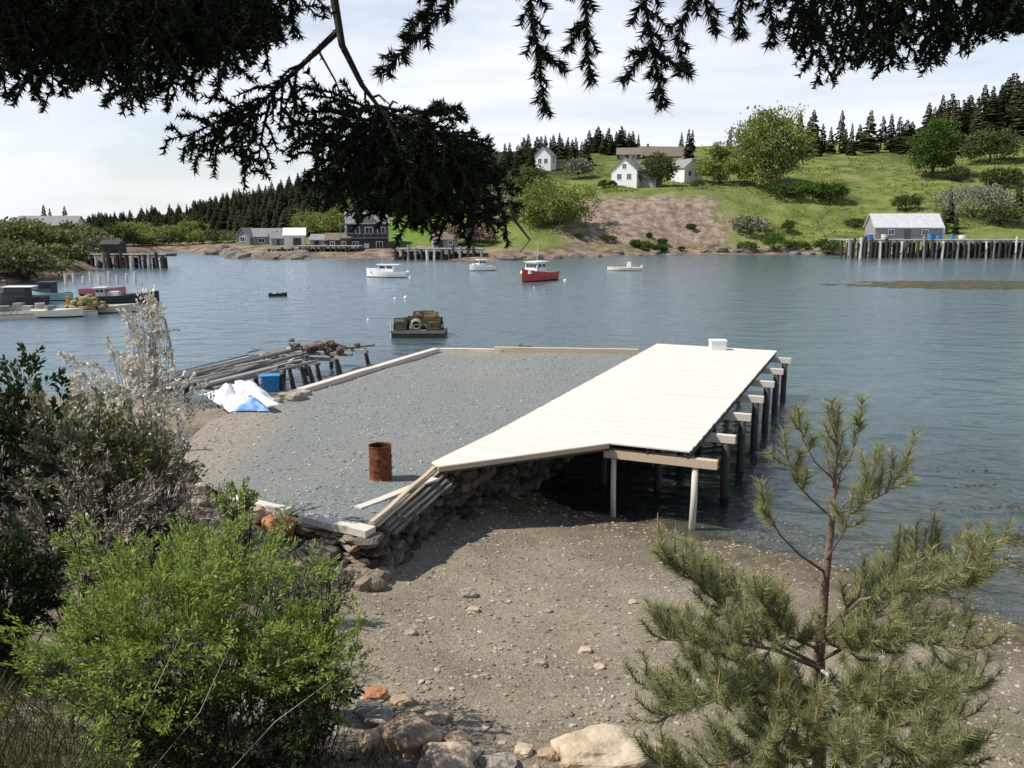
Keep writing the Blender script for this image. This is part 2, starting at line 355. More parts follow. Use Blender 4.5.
# ------------------------------------------------------------------ far land
COLS = {  # column: (shore row, [(depth, row) ...])
 -700: (290, [(130, 262), (200, 235), (400, 224)]), -200: (290, [(130, 262), (200, 240), (400, 226)]), 0: (285, [(120, 268), (160, 248), (210, 236), (420, 226)]), 60: (276, [(135, 262), (180, 245), (230, 238), (420, 226)]),
 110: (268, [(150, 258), (190, 248), (260, 240), (420, 220)]), 170: (251, [(235, 246), (300, 236), (430, 214)]),
 250: (257, [(200, 246), (260, 232), (330, 213), (430, 199)]), 330: (258, [(195, 247), (240, 233), (330, 204), (430, 182)]),
 400: (258, [(190, 249), (230, 225), (320, 193), (430, 165)]), 480: (261, [(178, 252), (215, 228), (270, 198), (350, 166), (430, 152)]),
 540: (259, [(180, 251), (215, 218), (250, 184), (320, 162), (430, 150)]), 600: (256, [(188, 247), (222, 195), (255, 180), (330, 157), (430, 150)]),
 700: (254, [(193, 247), (222, 193), (245, 184), (320, 158), (430, 146)]), 780: (254, [(193, 246), (232, 188), (275, 165), (320, 150), (430, 147)]),
 860: (255, [(192, 243), (225, 206), (275, 163), (310, 150), (430, 140)]), 940: (257, [(190, 240), (235, 184), (275, 160), (330, 136), (430, 120)]),
 1024: (258, [(187, 238), (235, 182), (270, 152), (330, 122), (430, 105)]), 1500: (262, [(187, 238), (235, 182), (270, 152), (330, 120), (430, 105)]), 2000: (262, [(187, 238), (235, 190), (270, 160), (330, 140), (430, 130)])}
CK = sorted(COLS)
def col_fn(k):
    sh, lst = COLS[k]; Y0 = EYE / math.tan(PITCH + math.atan((sh - 384) / FPX))
    ss = [-60, -25, -5, 0, 3, 6]; zz = [-3.9, -2.6, -.5, 0, .5, .9]
    for Y, row in lst:
        s_ = Y - Y0
        if s_ > 7: ss.append(s_); zz.append(max(zat(row, Y), 1.0))
    ss += [700, 3000]; zz += [zz[-1] - 4, zz[-1] - 10]
    return Y0, np.array(ss), np.array(zz)
CF = {k: col_fn(k) for k in CK}
def far_z(x, y, raw=False):
    # column of the bearing (taken at horizon height)
    u = 512 + x / max(y, 1) * FPX / math.cos(PITCH) * .985
    u = min(max(u, CK[0] + 1), CK[-1] - 1)
    i = 0
    while CK[i + 1] < u: i += 1
    a, b = CK[i], CK[i + 1]; t = (u - a) / (b - a); t = t * t * (3 - 2 * t)
    Ya, sa, za = CF[a]; Yb, sb, zb = CF[b]
    Y0 = Ya + (Yb - Ya) * t; s_ = y - Y0 + 3.5 * fbm(x, y, .03, 2)
    z = np.interp(s_, sa, za) * (1 - t) + np.interp(s_, sb, zb) * t
    if z > .3: z += (.35 * fbm(x, y, .06, 3) + .25 * fbm(x, y, .25, 2)) * min(1, z / 3)
    return float(z), u, s_
ulist = list(range(-700, -100, 40)) + list(range(-100, 1150, 6)) + list(range(1150, 2000, 40))
ylist = [60, 80, 95] + [100 + 2.5 * i for i in range(76)] + [292 + 6 * i for i in range(26)] + [470, 520, 600, 800, 1200, 2500]
mb = MB(); vs = []; cols = []
for Y in ylist:
    for u in ulist:
        x = (u - 512) / FPX * math.cos(PITCH) * Y / .985
        z, uu, s_ = far_z(x, Y)
        if Y < 66: z = -3.9
        vs.append((x, Y, z))
        bare = sstep(545, 585, u + 6 * fbm(x, Y, .1) - max(0, 228 - Y) * .0) * sstep(738, 715, u - (Y - 190) * -.3 + 14 * fbm(x, Y, .08)) * sstep(224, 218, Y + 3 * fbm(x, Y, .1)) * sstep(1.2, 2.2, z)
        forest = max(sstep(250, 290, Y) * sstep(620, 560, u), sstep(90, 120, u) * sstep(345, 310, u) * sstep(225, 245, Y), sstep(430, 400, u) * sstep(250, 262, Y) * sstep(85, 110, u), sstep(860, 910, u) * sstep(275, 290, Y))
        lawn = sstep(375, 390, u) * sstep(450, 430, u) * sstep(195, 200, Y) * sstep(250, 240, Y)
        bare = max(bare, .75 * sstep(185, 205, u) * sstep(335, 318, u) * sstep(17, 10, s_ + 3 * fbm(x, Y, .2)))
        cols.append((bare, forest, lawn, 1))
nx = len(ulist)
mb.add(vs, [(j * nx + i, j * nx + i + 1, (j + 1) * nx + i + 1, (j + 1) * nx + i) for j in range(len(ylist) - 1) for i in range(nx - 1)])
def hill_mat():
    m = bpy.data.materials.new('hill_ground'); m.use_nodes = True; t = m.node_tree; N = t.nodes; L = t.links; b = N['Principled BSDF']
    b.inputs['Roughness'].default_value = .95; b.inputs['Specular IOR Level'].default_value = .1
    co = N.new('ShaderNodeTexCoord'); g = N.new('ShaderNodeNewGeometry'); sp = N.new('ShaderNodeSeparateXYZ'); L.new(g.outputs['Position'], sp.inputs[0])
    def noise(sc, det=5):
        n = N.new('ShaderNodeTexNoise'); n.inputs['Scale'].default_value = sc; n.inputs['Detail'].default_value = det; n.inputs['Roughness'].default_value = .65; L.new(co.outputs['Object'], n.inputs['Vector']); return n.outputs['Fac']
    def ramp(f, st):
        c = N.new('ShaderNodeValToRGB'); e = c.color_ramp.elements
        while len(e) < len(st): e.new(.5)
        for i, (p, q) in enumerate(st): e[i].position = p; e[i].color = rgba(q)
        L.new(f, c.inputs[0]); return c.outputs[0]
    def mix(f, a, bb):
        x = N.new('ShaderNodeMix'); x.data_type = 'RGBA'; L.new(f, x.inputs['Factor']); L.new(a, x.inputs[6]); L.new(bb, x.inputs[7]); return x.outputs[2]
    grass = ramp(noise(.16, 10), [(.34, (.068, .09, .024)), (.45, (.12, .158, .040)), (.55, (.16, .19, .052)), (.68, (.235, .22, .09))])
    bare = ramp(noise(.45, 10), [(.36, (.12, .088, .064)), (.5, (.23, .175, .135)), (.64, (.34, .28, .22))])
    forest = ramp(noise(.3, 6), [(.35, (.012, .018, .007)), (.6, (.03, .04, .014)), (.72, (.06, .07, .025))])
    lawn = ramp(noise(.4, 6), [(.35, (.10, .17, .03)), (.65, (.14, .22, .04))])
    shore = ramp(noise(.35, 9), [(.34, (.07, .055, .045)), (.5, (.20, .145, .10)), (.62, (.32, .245, .175))])
    a = N.new('ShaderNodeAttribute'); a.attribute_name = 'ground'; sc = N.new('ShaderNodeSeparateColor'); L.new(a.outputs['Color'], sc.inputs[0])
    c = mix(sc.outputs[1], grass, forest); c = mix(sc.outputs[2], c, lawn); c = mix(sc.outputs[0], c, bare)
    za = N.new('ShaderNodeMath'); za.operation = 'MULTIPLY_ADD'; za.inputs[1].default_value = 2.2; L.new(noise(.25, 5), za.inputs[0]); L.new(sp.outputs['Z'], za.inputs[2])
    mr = N.new('ShaderNodeMapRange'); mr.inputs['From Min'].default_value = 2.4; mr.inputs['From Max'].default_value = 3.2; mr.inputs['To Min'].default_value = 1; mr.inputs['To Max'].default_value = 0
    L.new(za.outputs[0], mr.inputs[0]); c = mix(mr.outputs[0], c, shore)
    bed = ramp(noise(.05, 4), [(.4, (.02, .03, .028)), (.6, (.045, .065, .06))])
    md = N.new('ShaderNodeMapRange'); md.inputs['From Min'].default_value = -1.0; md.inputs['From Max'].default_value = -.1; md.inputs['To Min'].default_value = 1; md.inputs['To Max'].default_value = 0
    L.new(sp.outputs['Z'], md.inputs[0]); c = mix(md.outputs[0], c, bed)
    L.new(c, b.inputs['Base Color'])
    bp = N.new('ShaderNodeBump'); bp.inputs['Strength'].default_value = .9; bp.inputs['Distance'].default_value = .5
    L.new(noise(1.1, 6), bp.inputs['Height']); L.new(bp.outputs[0], b.inputs['Normal']); return m
hill = structure(mb.build('hillside', hill_mat(), smooth=True))
ca = hill.data.color_attributes.new('ground', 'FLOAT_COLOR', 'POINT'); ca.data.foreach_set('color', np.array(cols, np.float32).ravel())

# ------------------------------------------------------------------ water
def water_mat():
    m = bpy.data.materials.new('harbour_water'); m.use_nodes = True; t = m.node_tree; N = t.nodes; L = t.links; N.remove(N['Principled BSDF'])
    co = N.new('ShaderNodeTexCoord'); ma = N.new('ShaderNodeMapping'); ma.inputs['Scale'].default_value = (1, 1.5, 1); ma.inputs['Rotation'].default_value = (0, 0, .35); L.new(co.outputs['Object'], ma.inputs[0])
    def noise(sc, det):
        n = N.new('ShaderNodeTexNoise'); n.inputs['Scale'].default_value = sc; n.inputs['Detail'].default_value = det; L.new(ma.outputs[0], n.inputs['Vector']); return n.outputs['Fac']
    bp = N.new('ShaderNodeBump'); bp.inputs['Strength'].default_value = 1.0; bp.inputs['Distance'].default_value = .055; L.new(noise(2.6, 3), bp.inputs['Height'])
    b2 = N.new('ShaderNodeBump'); b2.inputs['Strength'].default_value = .6; b2.inputs['Distance'].default_value = .6; L.new(noise(.35, 2), b2.inputs['Height']); L.new(bp.outputs[0], b2.inputs['Normal'])
    gl = N.new('ShaderNodeBsdfGlossy'); gl.inputs['Roughness'].default_value = .20; gl.inputs['Color'].default_value = (.88, .93, 1.0, 1); L.new(b2.outputs[0], gl.inputs['Normal'])
    tr = N.new('ShaderNodeBsdfTransparent'); tr.inputs[0].default_value = (.74, .80, .78, 1)
    df = N.new('ShaderNodeBsdfDiffuse'); df.inputs[0].default_value = (.115, .185, .20, 1)   # suspended silt scattering light in the water
    mu = N.new('ShaderNodeMixShader'); at_ = N.new('ShaderNodeAttribute'); at_.attribute_name = 'depth'; mr = N.new('ShaderNodeMapRange'); mr.inputs['To Min'].default_value = .04; mr.inputs['To Max'].default_value = .58; L.new(at_.outputs['Fac'], mr.inputs[0]); L.new(mr.outputs[0], mu.inputs[0]);   # the deeper the water, the more silt one looks through
    L.new(tr.outputs[0], mu.inputs[1]); L.new(df.outputs[0], mu.inputs[2])
    fr = N.new('ShaderNodeFresnel'); fr.inputs['IOR'].default_value = 1.33; L.new(b2.outputs[0], fr.inputs['Normal'])
    mi = N.new('ShaderNodeMixShader'); L.new(fr.outputs[0], mi.inputs[0]); L.new(mu.outputs[0], mi.inputs[1]); L.new(gl.outputs[0], mi.inputs[2])
    L.new(mi.outputs[0], N['Material Output'].inputs[0]); return m
wxs = [-900, -300, -120] + [-70 + 1.0 * i for i in range(146)] + [90, 130, 300, 900]; wys = [-40] + [-14 + 1.0 * i for i in range(79)] + [80, 120, 300, 1500]
mb = MB(); vs = []; dep = []
for y in wys:
    for x in wxs:
        vs.append((x, y, 0)); d = -near_z(x, y) if -70 < x < 76 and -14 <= y < 64 else 3.0
        d = 3.0 if y > 55 else d; dep.append(min(1.0, max(0.0, d / 3.4)))
nx = len(wxs); mb.add(vs, [(j * nx + i, j * nx + i + 1, (j + 1) * nx + i + 1, (j + 1) * nx + i) for j in range(len(wys) - 1) for i in range(nx - 1)])
water = structure(mb.build('water', water_mat()))
ca = water.data.attributes.new('depth', 'FLOAT', 'POINT'); ca.data.foreach_set('value', np.array(dep, np.float32))

# ------------------------------------------------------------------ gravel yard on its fill
def yard_z(x, y): return 2.0 + .04 * fbm(x, y, .35, 3) + .012 * fbm(x, y, 2.2, 2) + .22 * math.exp(-((x - 1) / 3) ** 2 - ((y - 37.5) / 2.2) ** 2)
mb = MB(); b = bmesh.new()
gx = np.arange(-11, 9, .3); gy = np.arange(16.5, 43, .3)
idx = {}; vs = []; fs = []
def clampin(x, y):
    return (x, y, yard_z(x, y))
for i, x in enumerate(gx):
    for j, y in enumerate(gy):
        cx, cy = x + .15, y + .15
        if in_poly(cx, cy, YARD):
            q = []
            for a, c in ((i, j), (i + 1, j), (i + 1, j + 1), (i, j + 1)):
                if (a, c) not in idx:
                    X, Y = gx[0] + a * .3, gy[0] + c * .3; idx[(a, c)] = len(vs); vs.append([X, Y])
                q.append(idx[(a, c)])
            fs.append(tuple(q))
def nearest_on(P, x, y):
    best = None
    for k in range(len(P)):
        a = Vector(P[k]); c = Vector(P[(k + 1) % len(P)]); d = c - a; t = max(0, min(1, (Vector((x, y)) - a).dot(d) / d.length_squared)); q = a + d * t
        if best is None or (q - Vector((x, y))).length < best[0]: best = ((q - Vector((x, y))).length, q)
    return best
cnt = {}
for f in fs:
    for k in range(4): e = tuple(sorted((f[k], f[(k + 1) % 4]))); cnt[e] = cnt.get(e, 0) + 1
bvs = {i for e, c in cnt.items() if c == 1 for i in e}
for i in bvs:
    q = nearest_on(YARD, vs[i][0], vs[i][1])[1]; vs[i] = [q.x, q.y]
V3 = [(x, y, yard_z(x, y)) for x, y in vs]
mb.add(V3, fs)
n0 = len(YARD)
def yard_mat():
    m = mat('blue_grey_gravel', [(.125, .135, .132), (.208, .224, .213), (.315, .328, .308)], 11, .9, .9, 45)
    t = m.node_tree; N = t.nodes; L = t.links; b = N['Principled BSDF']; src = b.inputs['Base Color'].links[0].from_socket
    co = N.new('ShaderNodeTexCoord'); n = N.new('ShaderNodeTexNoise'); n.inputs['Scale'].default_value = .28; n.inputs['Detail'].default_value = 6; L.new(co.outputs['Object'], n.inputs['Vector'])
    r = N.new('ShaderNodeValToRGB'); r.color_ramp.elements[0].position = .52; r.color_ramp.elements[1].position = .68; L.new(n.outputs['Fac'], r.inputs[0])
    at_ = N.new('ShaderNodeAttribute'); at_.attribute_name = 'ground'; ad = N.new('ShaderNodeMath'); ad.operation = 'MAXIMUM'; ad.use_clamp = True
    ml = N.new('ShaderNodeMath'); ml.operation = 'MULTIPLY'; ml.inputs[1].default_value = .25
    L.new(r.outputs[0], ml.inputs[0]); L.new(ml.outputs[0], ad.inputs[0]); L.new(at_.outputs['Fac'], ad.inputs[1])
    n2 = N.new('ShaderNodeTexNoise'); n2.inputs['Scale'].default_value = 9; n2.inputs['Detail'].default_value = 6; L.new(co.outputs['Object'], n2.inputs['Vector'])
    r2 = N.new('ShaderNodeValToRGB'); r2.color_ramp.elements[0].position = .35; r2.color_ramp.elements[1].position = .7
    r2.color_ramp.elements[0].color = (.24, .20, .16, 1); r2.color_ramp.elements[1].color = (.40, .345, .28, 1); L.new(n2.outputs['Fac'], r2.inputs[0])
    x = N.new('ShaderNodeMix'); x.data_type = 'RGBA'; L.new(ad.outputs[0], x.inputs['Factor']); L.new(src, x.inputs[6]); L.new(r2.outputs[0], x.inputs[7]); L.new(x.outputs[2], b.inputs['Base Color']); return m
yard = structure(mb.build('gravel_yard_ground', yard_mat(), smooth=True))
ca = yard.data.color_attributes.new('ground', 'FLOAT_COLOR', 'POINT')
for i, (x, y) in enumerate(vs):
    k = max(sstep(-6.0, -8.6, x + .35 * fbm(x, y, .5)) * sstep(31, 27, y), sstep(39.5, 41.8, y + fbm(x, y, .6)) * .7, sstep(1.2, .2, nearest_on(YARD[4:7], x, y)[0]) * .6)
    ca.data[i].color = (k, k, k, 1)
# stone chips and pebbles: uncountable
def scatter_rocks(name, pts, rmin, rmax, m):
    mb = MB(); base = np.array([tuple(v) for v in ICO[1][0]]); fs = np.array(ICO[1][1])
    allv = []; allf = []
    for i, (x, y, z) in enumerate(pts):
        r = rmin * (rmax / rmin) ** (rnd.random() ** 2.2); sc = np.array([rnd.uniform(.8, 1.4), rnd.uniform(.7, 1.2), rnd.uniform(.4, .75)]) * r
        a = rnd.random() * 6.28; v = base * (1 + nr.uniform(-.25, .25, (len(base), 1))) * sc
        ca_, sa_ = math.cos(a), math.sin(a); v = np.stack([v[:, 0] * ca_ - v[:, 1] * sa_ + x, v[:, 0] * sa_ + v[:, 1] * ca_ + y, v[:, 2] + z + r * .12], 1)
        allv.append(v); allf.append(fs + i * len(base))
    mb.v = list(map(tuple, np.concatenate(allv))); mb.f = list(map(tuple, np.concatenate(allf).tolist())); mb.m = [0] * len(mb.f); mb.n = len(mb.v)
    return mb.build(name, m)
pts = []
while len(pts) < 6500:
    x, y = rnd.uniform(-9.5, 7), 17.2 + 25 * rnd.random() ** 1.6
    if in_poly(x, y, YARD): pts.append((x, y, yard_z(x, y)))
structure(scatter_rocks('gravel', pts, .012, .055, M['chip']), 'stuff')
pts = []
while len(pts) < 15000:
    y = 9 + 17 * rnd.random() ** 1.4; x = rnd.uniform(-3.6, 11)
    z = near_z(x, y)
    if not in_poly(x, y, YARD) and -.3 < z and (x > -2.6 or y < 16.5): pts.append((x, y, z))
structure(scatter_rocks('pebbles', pts, .012, .055, M['pebble']), 'stuff')

# ------------------------------------------------------------------ the dry stone wall of the yard
def wall_path(P, step):
    r = []
    for a, c in zip(P[:-1], P[1:]):
        a = Vector(a); c = Vector(c); n = max(1, int((c - a).length / step))
        for k in range(n): r.append((a + (c - a) * k / n, (c - a).normalized()))
    return r
def stone_wall(name, P, label, step=.42, rows=6, big=1.0, m='stone'):
    t = thing(name, (P[0][0], P[0][1], 0), label, 'retaining wall')
    mb = MB(); sd = 0
    for r in range(rows):
        for p, d in wall_path(P, step * big):
            sd += 1
            nrm = Vector((d.y, -d.x)); g = min(near_z(p.x + nrm.x * .4, p.y + nrm.y * .4), 1.4)
            zt = 1.93; h = (zt - g + .25) / rows; z = g - .25 + h * (r + .5)
            j = rnd.uniform(-.12, .12); q = p + d * (j + (r % 2) * step * .5) + nrm * (rnd.uniform(-.10, .07) + .10 * (rows - 1 - r) / rows - .05)
            mb.rock((q.x, q.y, z + rnd.uniform(-.04, .04)), (step * big * rnd.uniform(.35, .8), rnd.uniform(.2, .34), h * rnd.uniform(.36, .95)), sd, rough=.42, rz=math.atan2(d.y, d.x) + rnd.uniform(-.3, .3), pw=.6)
    mb.build('stonework', M[m], t)
    return t
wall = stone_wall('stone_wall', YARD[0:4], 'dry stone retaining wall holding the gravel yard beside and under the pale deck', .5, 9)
wall2 = stone_wall('stone_wall', [YARD[9], YARD[0]], 'short dry stone wall of rough orange-brown blocks at the front corner of the gravel yard', .46, 9, m='sunlit_tanstone')
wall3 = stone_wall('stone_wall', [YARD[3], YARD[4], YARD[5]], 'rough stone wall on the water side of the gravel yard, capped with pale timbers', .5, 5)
for k in range(16):   # tumbled stones at the wall's foot
    pass
mb = MB()
for k in range(26):
    x = rnd.uniform(-4.4, -2.6); y = 16.9 - (x + 2.6) * -.28 + rnd.uniform(-.55, .25); z = near_z(x, y)
    mb.rock((x, y, z + .08), (rnd.uniform(.12, .3), rnd.uniform(.12, .24), rnd.uniform(.09, .18)), k + 50, rz=rnd.random() * 3)
mb.build('tumbled_stonework', M['sunlit_tanstone'], wall2)

# cap timbers: each a thing
def timber(name, a, b, wd, ht, m, label, roll=0.0, cat='timber', n=4, group=None, warp=.02):
    a = Vector(a); b = Vector(b); mb = MB(); mid = (a + b) / 2
    P = [a + (b - a) * k / n + Vector((rnd.uniform(-warp, warp), rnd.uniform(-warp, warp), rnd.uniform(-warp, warp) * .5)) for k in range(n + 1)]
    d = (b - a).normalized(); y = Vector((0, 0, 1)).cross(d).normalized(); z = d.cross(y); mm = Matrix.Rotation(roll, 3, d); y = mm @ y; z = mm @ z
    vs = []
    for p in P:
        for sy, sz in ((-1, -1), (1, -1), (1, 1), (-1, 1)): vs.append(p + y * sy * wd / 2 * rnd.uniform(.95, 1.05) + z * sz * ht / 2)
    fs = [(i * 4 + k, i * 4 + (k + 1) % 4, i * 4 + 4 + (k + 1) % 4, i * 4 + 4 + k) for i in range(n) for k in range(4)] + [(3, 2, 1, 0), tuple(n * 4 + k for k in range(4))]
    mb.add(vs, fs); o = mb.build(name, m, origin=tuple(mid)); return tag(o, label, cat, group)
def P3(p, z): return Vector((p[0], p[1], z))
timber('cap_timber', (-4.55, 18.05, 2.05), (-2.95, 17.15, 2.03), .34, .15, M['palewood'], 'thick pale timber capping the front corner of the gravel yard wall')
timber('cap_timber', (-6.5, 19.15, 2.06), (-4.95, 18.35, 2.05), .26, .17, M['palewood'], 'weathered grey-white timber half hidden by bushes on the yard wall')
timber('cap_timber', at(300, 391, 2.08), at(436, 350.5, 2.08), .34, .22, M['palewood'], 'long white timber along the water edge of the gravel yard', n=8)
timber('cap_timber', at(437, 350, 2.06), at(502, 351, 2.06), .30, .18, M['palewood'], 'short whitish timber at the far end of the gravel yard')
timber('cap_timber', at(494, 349.5, 2.12), at(638, 352, 2.12), .28, .26, M['tanwood'], 'long tan timber closing the far end of the gravel yard beside the deck', n=8)
timber('loose_plank', at(358, 508, 2.05), at(436, 478, 2.07), .22, .045, M['palewood'], 'pale loose plank lying on the gravel near the rusty barrel', cat='plank')
for k in range(5):   # boards stacked like steps along the wall top
    a = Vector((-2.95 + .095 * k, 17.35 + .12 * k, 2.03)); e = Vector((-1.98 + .10 * k, 21.5 - .05 * k, 2.11))
    a.z = 2.02 + .035 * (4 - k) ; e.z = 2.04 + .03 * (4 - k) - .02
    a.z -= .065 * k; e.z -= .065 * k
    timber('stacked_board', a, e, .10, .055, M['tanwood'] if k < 2 else M['boardwood'],
           ['tan board innermost of the stepped boards on the wall top', 'tan board second from the gravel among the stepped boards', 'grey board midway among the stepped boards on the wall top', 'grey board fourth from the gravel among the stepped boards', 'grey board outermost of the stepped boards above the beach'][k],
           cat='board', group='boards stepped along the wall top', n=5)

# ------------------------------------------------------------------ the new deck
deck = thing('timber_deck', (4.82, 22.76, 0), 'broad new deck of pale boards on dark posts at the water edge', 'deck')
NRp, FRp, FLp, KK, TIP, BEND = [Vector(p) for p in ((4.82, 22.76), (12.5, 40.57), (6.46, 41.83), (-.27, 25.22), (-1.88, 21.34), (2.64, 23.39))]
DZ = 2.22
ax = (FRp - NRp).normalized(); L_d = (FRp - NRp).length; pe = Vector((-ax.y, ax.x))
mb = MB(); nb = int(L_d / .145); Wd = 5.75
def edge_left(u):  # width of the deck along its length, going left from the right-hand edge
    return Wd
for k in range(-14, nb):
    u0 = k * L_d / nb; u1 = u0 + L_d / nb - .006
    # each board spans the deck across; the ramp tongue to the tip lies left of the bend
    if u0 >= 0: s0, s1 = 0.0, Wd
    else: continue
    a = NRp + ax * (u0 + u1) / 2
    j = rnd.uniform(-.015, .015); z = DZ - .02 + rnd.uniform(-.002, .002)
    # boards near the front stop at the diagonal edge
    p0 = a + pe * (s0 + j); p1 = a + pe * (s1 + j)
    jn = rnd.uniform(.35, .65); pm = p0.lerp(p1, jn)
    for q0, q1 in ((p0, pm - (p1 - p0).normalized() * .003), (pm + (p1 - p0).normalized() * .004, p1)):
        mb.bar((q0.x, q0.y, z), (q1.x, q1.y, z), u1 - u0, .04)
# tongue: boards narrowing along the diagonal front edge down to the tip
c0 = NRp + pe * 2.27; c1 = NRp + pe * Wd
nt_ = 26
for k in range(nt_):
    t0 = k / nt_; t1 = (k + 1) / nt_ - .0018
    vs = []
    for zz in (DZ - .045, DZ - .003):
        for t_, e in ((t0, 0), (t0, 1), (t1, 1), (t1, 0)):
            q = (BEND if e == 0 else c1).lerp(TIP if e == 0 else TIP + Vector((-.18, .35)), t_)
            q = (c0 if e == 0 else c1).lerp(TIP if e == 0 else TIP + Vector((-.20, .38)), t_)
            vs.append((q.x, q.y, zz))
    mb.add(vs, [(3, 2, 1, 0), (4, 5, 6, 7), (0, 1, 5, 4), (1, 2, 6, 5), (2, 3, 7, 6), (3, 0, 4, 7)])
mb.build('decking', M['newwood'], deck)
mb = MB(); mb.bar((c0.x - .02, c0.y - .035, DZ - .075), (TIP.x, TIP.y - .035, DZ - .075), .05, .13); mb.build('fascia', M['tanwood'], deck)
# stringers under the boards
mb = MB()
for s_ in (.06, 1.2, 2.35, 3.5, 4.6, 5.6):
    a = NRp + ax * .05 + pe * s_; e = NRp + ax * (L_d - .05) + pe * s_
    mb.bar((a.x, a.y, DZ - .135), (e.x, e.y, DZ - .135), .06, .18)
mb.bar((c0.x, c0.y, DZ - .13), (TIP.x + .1, TIP.y + .1, DZ - .13), .05, .17)
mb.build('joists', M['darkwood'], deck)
us = [.18] + [L_d * k / 6.2 for k in (1, 2, 3, 4, 5, 6)]
for i, u in enumerate(us):
    a = NRp + ax * u - pe * .72; e = NRp + ax * u + pe * (5.6 if i else 2.45)
    mb = MB(); mb.bar((a.x, a.y, DZ - .345), (e.x, e.y, DZ - .345), .24, .23); mb.build('beam', M['tanwood'] if i == 0 else M['palewood'], deck)
    for s_, rr in ((-.12, .09), (2.2, .08)) if i == 0 else ((-.45, .13), (1.6, .12), (3.4, .12)):
        p = NRp + ax * u + pe * s_ + (ax * .0)
        if i == 0 and s_ > 1: p = p + ax * .05
        mb = MB(); b0 = near_z(p.x, p.y) - .5
        mb.tube([(p.x + rnd.uniform(-.06, .06), p.y, b0), (p.x, p.y, (b0 + DZ) / 2), (p.x, p.y, DZ - .46)], [rr * 1.08, rr, rr * .95], 10)
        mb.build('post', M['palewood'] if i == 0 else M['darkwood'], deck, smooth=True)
# white box at the far end of the deck
bx = thing('storage_box', tuple(at(717, 350, DZ)), 'small white lidded box standing at the far end of the deck', 'box')
c = at(718, 350, DZ); mb = MB(); mb.box((c.x, c.y + .1, DZ + .21), (.72, .5, .42)); mb.build('body', M['white'], bx)
mb = MB(); mb.box((c.x, c.y + .1, DZ + .45), (.78, .55, .06)); mb.build('lid', M['white'], bx)

# ------------------------------------------------------------------ barrel
d0 = at(381, 479, 2.0); dz = yard_z(d0.x, d0.y) - .01
dr = thing('oil_drum', (d0.x, d0.y, dz), 'rusty open steel drum standing on the blue-grey gravel', 'drum')
mb = MB(); prof = [(.285, 0), (.29, .02), (.28, .04)]
for k in range(1, 18):
    z = k / 18 * .88; r = .28 + (.016 if abs(z - .3) < .03 or abs(z - .59) < .03 else 0) * 1.6 - .006 * rnd.random()
    prof.append((r, z))
prof += [(.282, .86), (.292, .875), (.292, .89), (.272, .89), (.268, .86)]
mb.lathe((d0.x, d0.y, dz), prof, 28); mb.build('drum_shell', M['rust'], dr, smooth=True)
mb = MB(); mb.lathe((d0.x, d0.y, dz), [(.27, .875), (.262, .5), (.26, .12), (.0, .12)], 28); mb.build('drum_inside', M['inside'], dr, smooth=True)

# ------------------------------------------------------------------ old wharf
ow = thing('old_wharf', tuple(at(300, 388, 0)), 'collapsed old wharf of grey planks on leaning posts beside the yard', 'wharf')
A0, A1 = at(205, 386, 1.2), at(372, 346, 1.2); dv = (A1 - A0).normalized(); pv = Vector((-dv.y, dv.x, 0))
if pv.x > 0: pv = -pv
def W(u, s_, z=1.2): p = A0 + dv * u + pv * s_; return Vector((p.x, p.y, z))
LW = (A1 - A0).length
for k in range(20):
    s_ = (k * .27 - .05) % 3.9; u0 = rnd.uniform(-4.5, 1.2) if k > 3 else rnd.uniform(-2, .5); u1 = LW * rnd.uniform(.55, 1.0) if k < 9 else LW * rnd.uniform(.3, .75)
    mb = MB(); z0 = 1.27 + rnd.uniform(-.12, .12); a_ = W(u0, s_, z0 - .12); e_ = W(u1, s_ + rnd.uniform(-.7, .7), z0 + rnd.uniform(-.1, .18))
    if k % 2: mb.tube([a_, a_.lerp(e_, .5) + Vector((0, 0, rnd.uniform(-.1, .1))), e_], [.10, .09, .06], 7)
    else: mb.bar(a_, e_, rnd.uniform(.14, .26), .06, roll=rnd.uniform(-.4, .4))
    mb.build('plank', M['greywood'] if k % 5 else M['palewood'], ow)
for k in range(12):
    u = rnd.uniform(-2, LW * .8); s_ = rnd.uniform(0, 3.8); mb = MB(); a_ = W(u, s_, 1.3 + rnd.random() * .15); e_ = a_ + dv * rnd.uniform(-1.6, 1.6) + pv * rnd.uniform(-1.2, 1.2) + Vector((0, 0, rnd.uniform(-.1, .3))); mb.bar(a_, e_, .16, .05, roll=rnd.uniform(-.5, .5)); mb.build('broken_board', M['palewood'] if k % 2 else M['greywood'], ow)
for k in range(9):
    u = LW * (k + .3) / 9; mb = MB(); mb.bar(W(u, -.35, 1.04 + rnd.uniform(-.05, .05)), W(u + rnd.uniform(-.8, .8), 4.0, 1.02), .2, .16); mb.build('beam', M['greywood'], ow)
for k, (px, pb, pt_) in enumerate([(259, 384, 372), (297, 389, 352), (318, 386, 350), (324, 384, 349), (341, 379, 347), (346, 378, 347), (309, 387, 352), (372, 366, 343), (283, 388, 366)]):
    p = at(px, pb, .1); mb = MB(); top = W((p - A0).dot(dv), -.1, 1.05)
    b0 = Vector((p.x, p.y, -.8)); tz = 1.1
    tp = Vector((p.x - rnd.uniform(.1, .5), p.y + rnd.uniform(-.1, .2), tz)); mb.tube([b0, (b0 + tp) / 2, tp], [.13, .12, .10], 8); mb.build('post', M['darkwood'], ow)
for k in range(5):
    p = W(rnd.uniform(0, LW), rnd.uniform(1.5, 4), 0); mb = MB(); mb.tube([(p.x, p.y, -2), (p.x + .2, p.y, 1.2)], .12, 8); mb.build('post', M['darkwood'], ow)
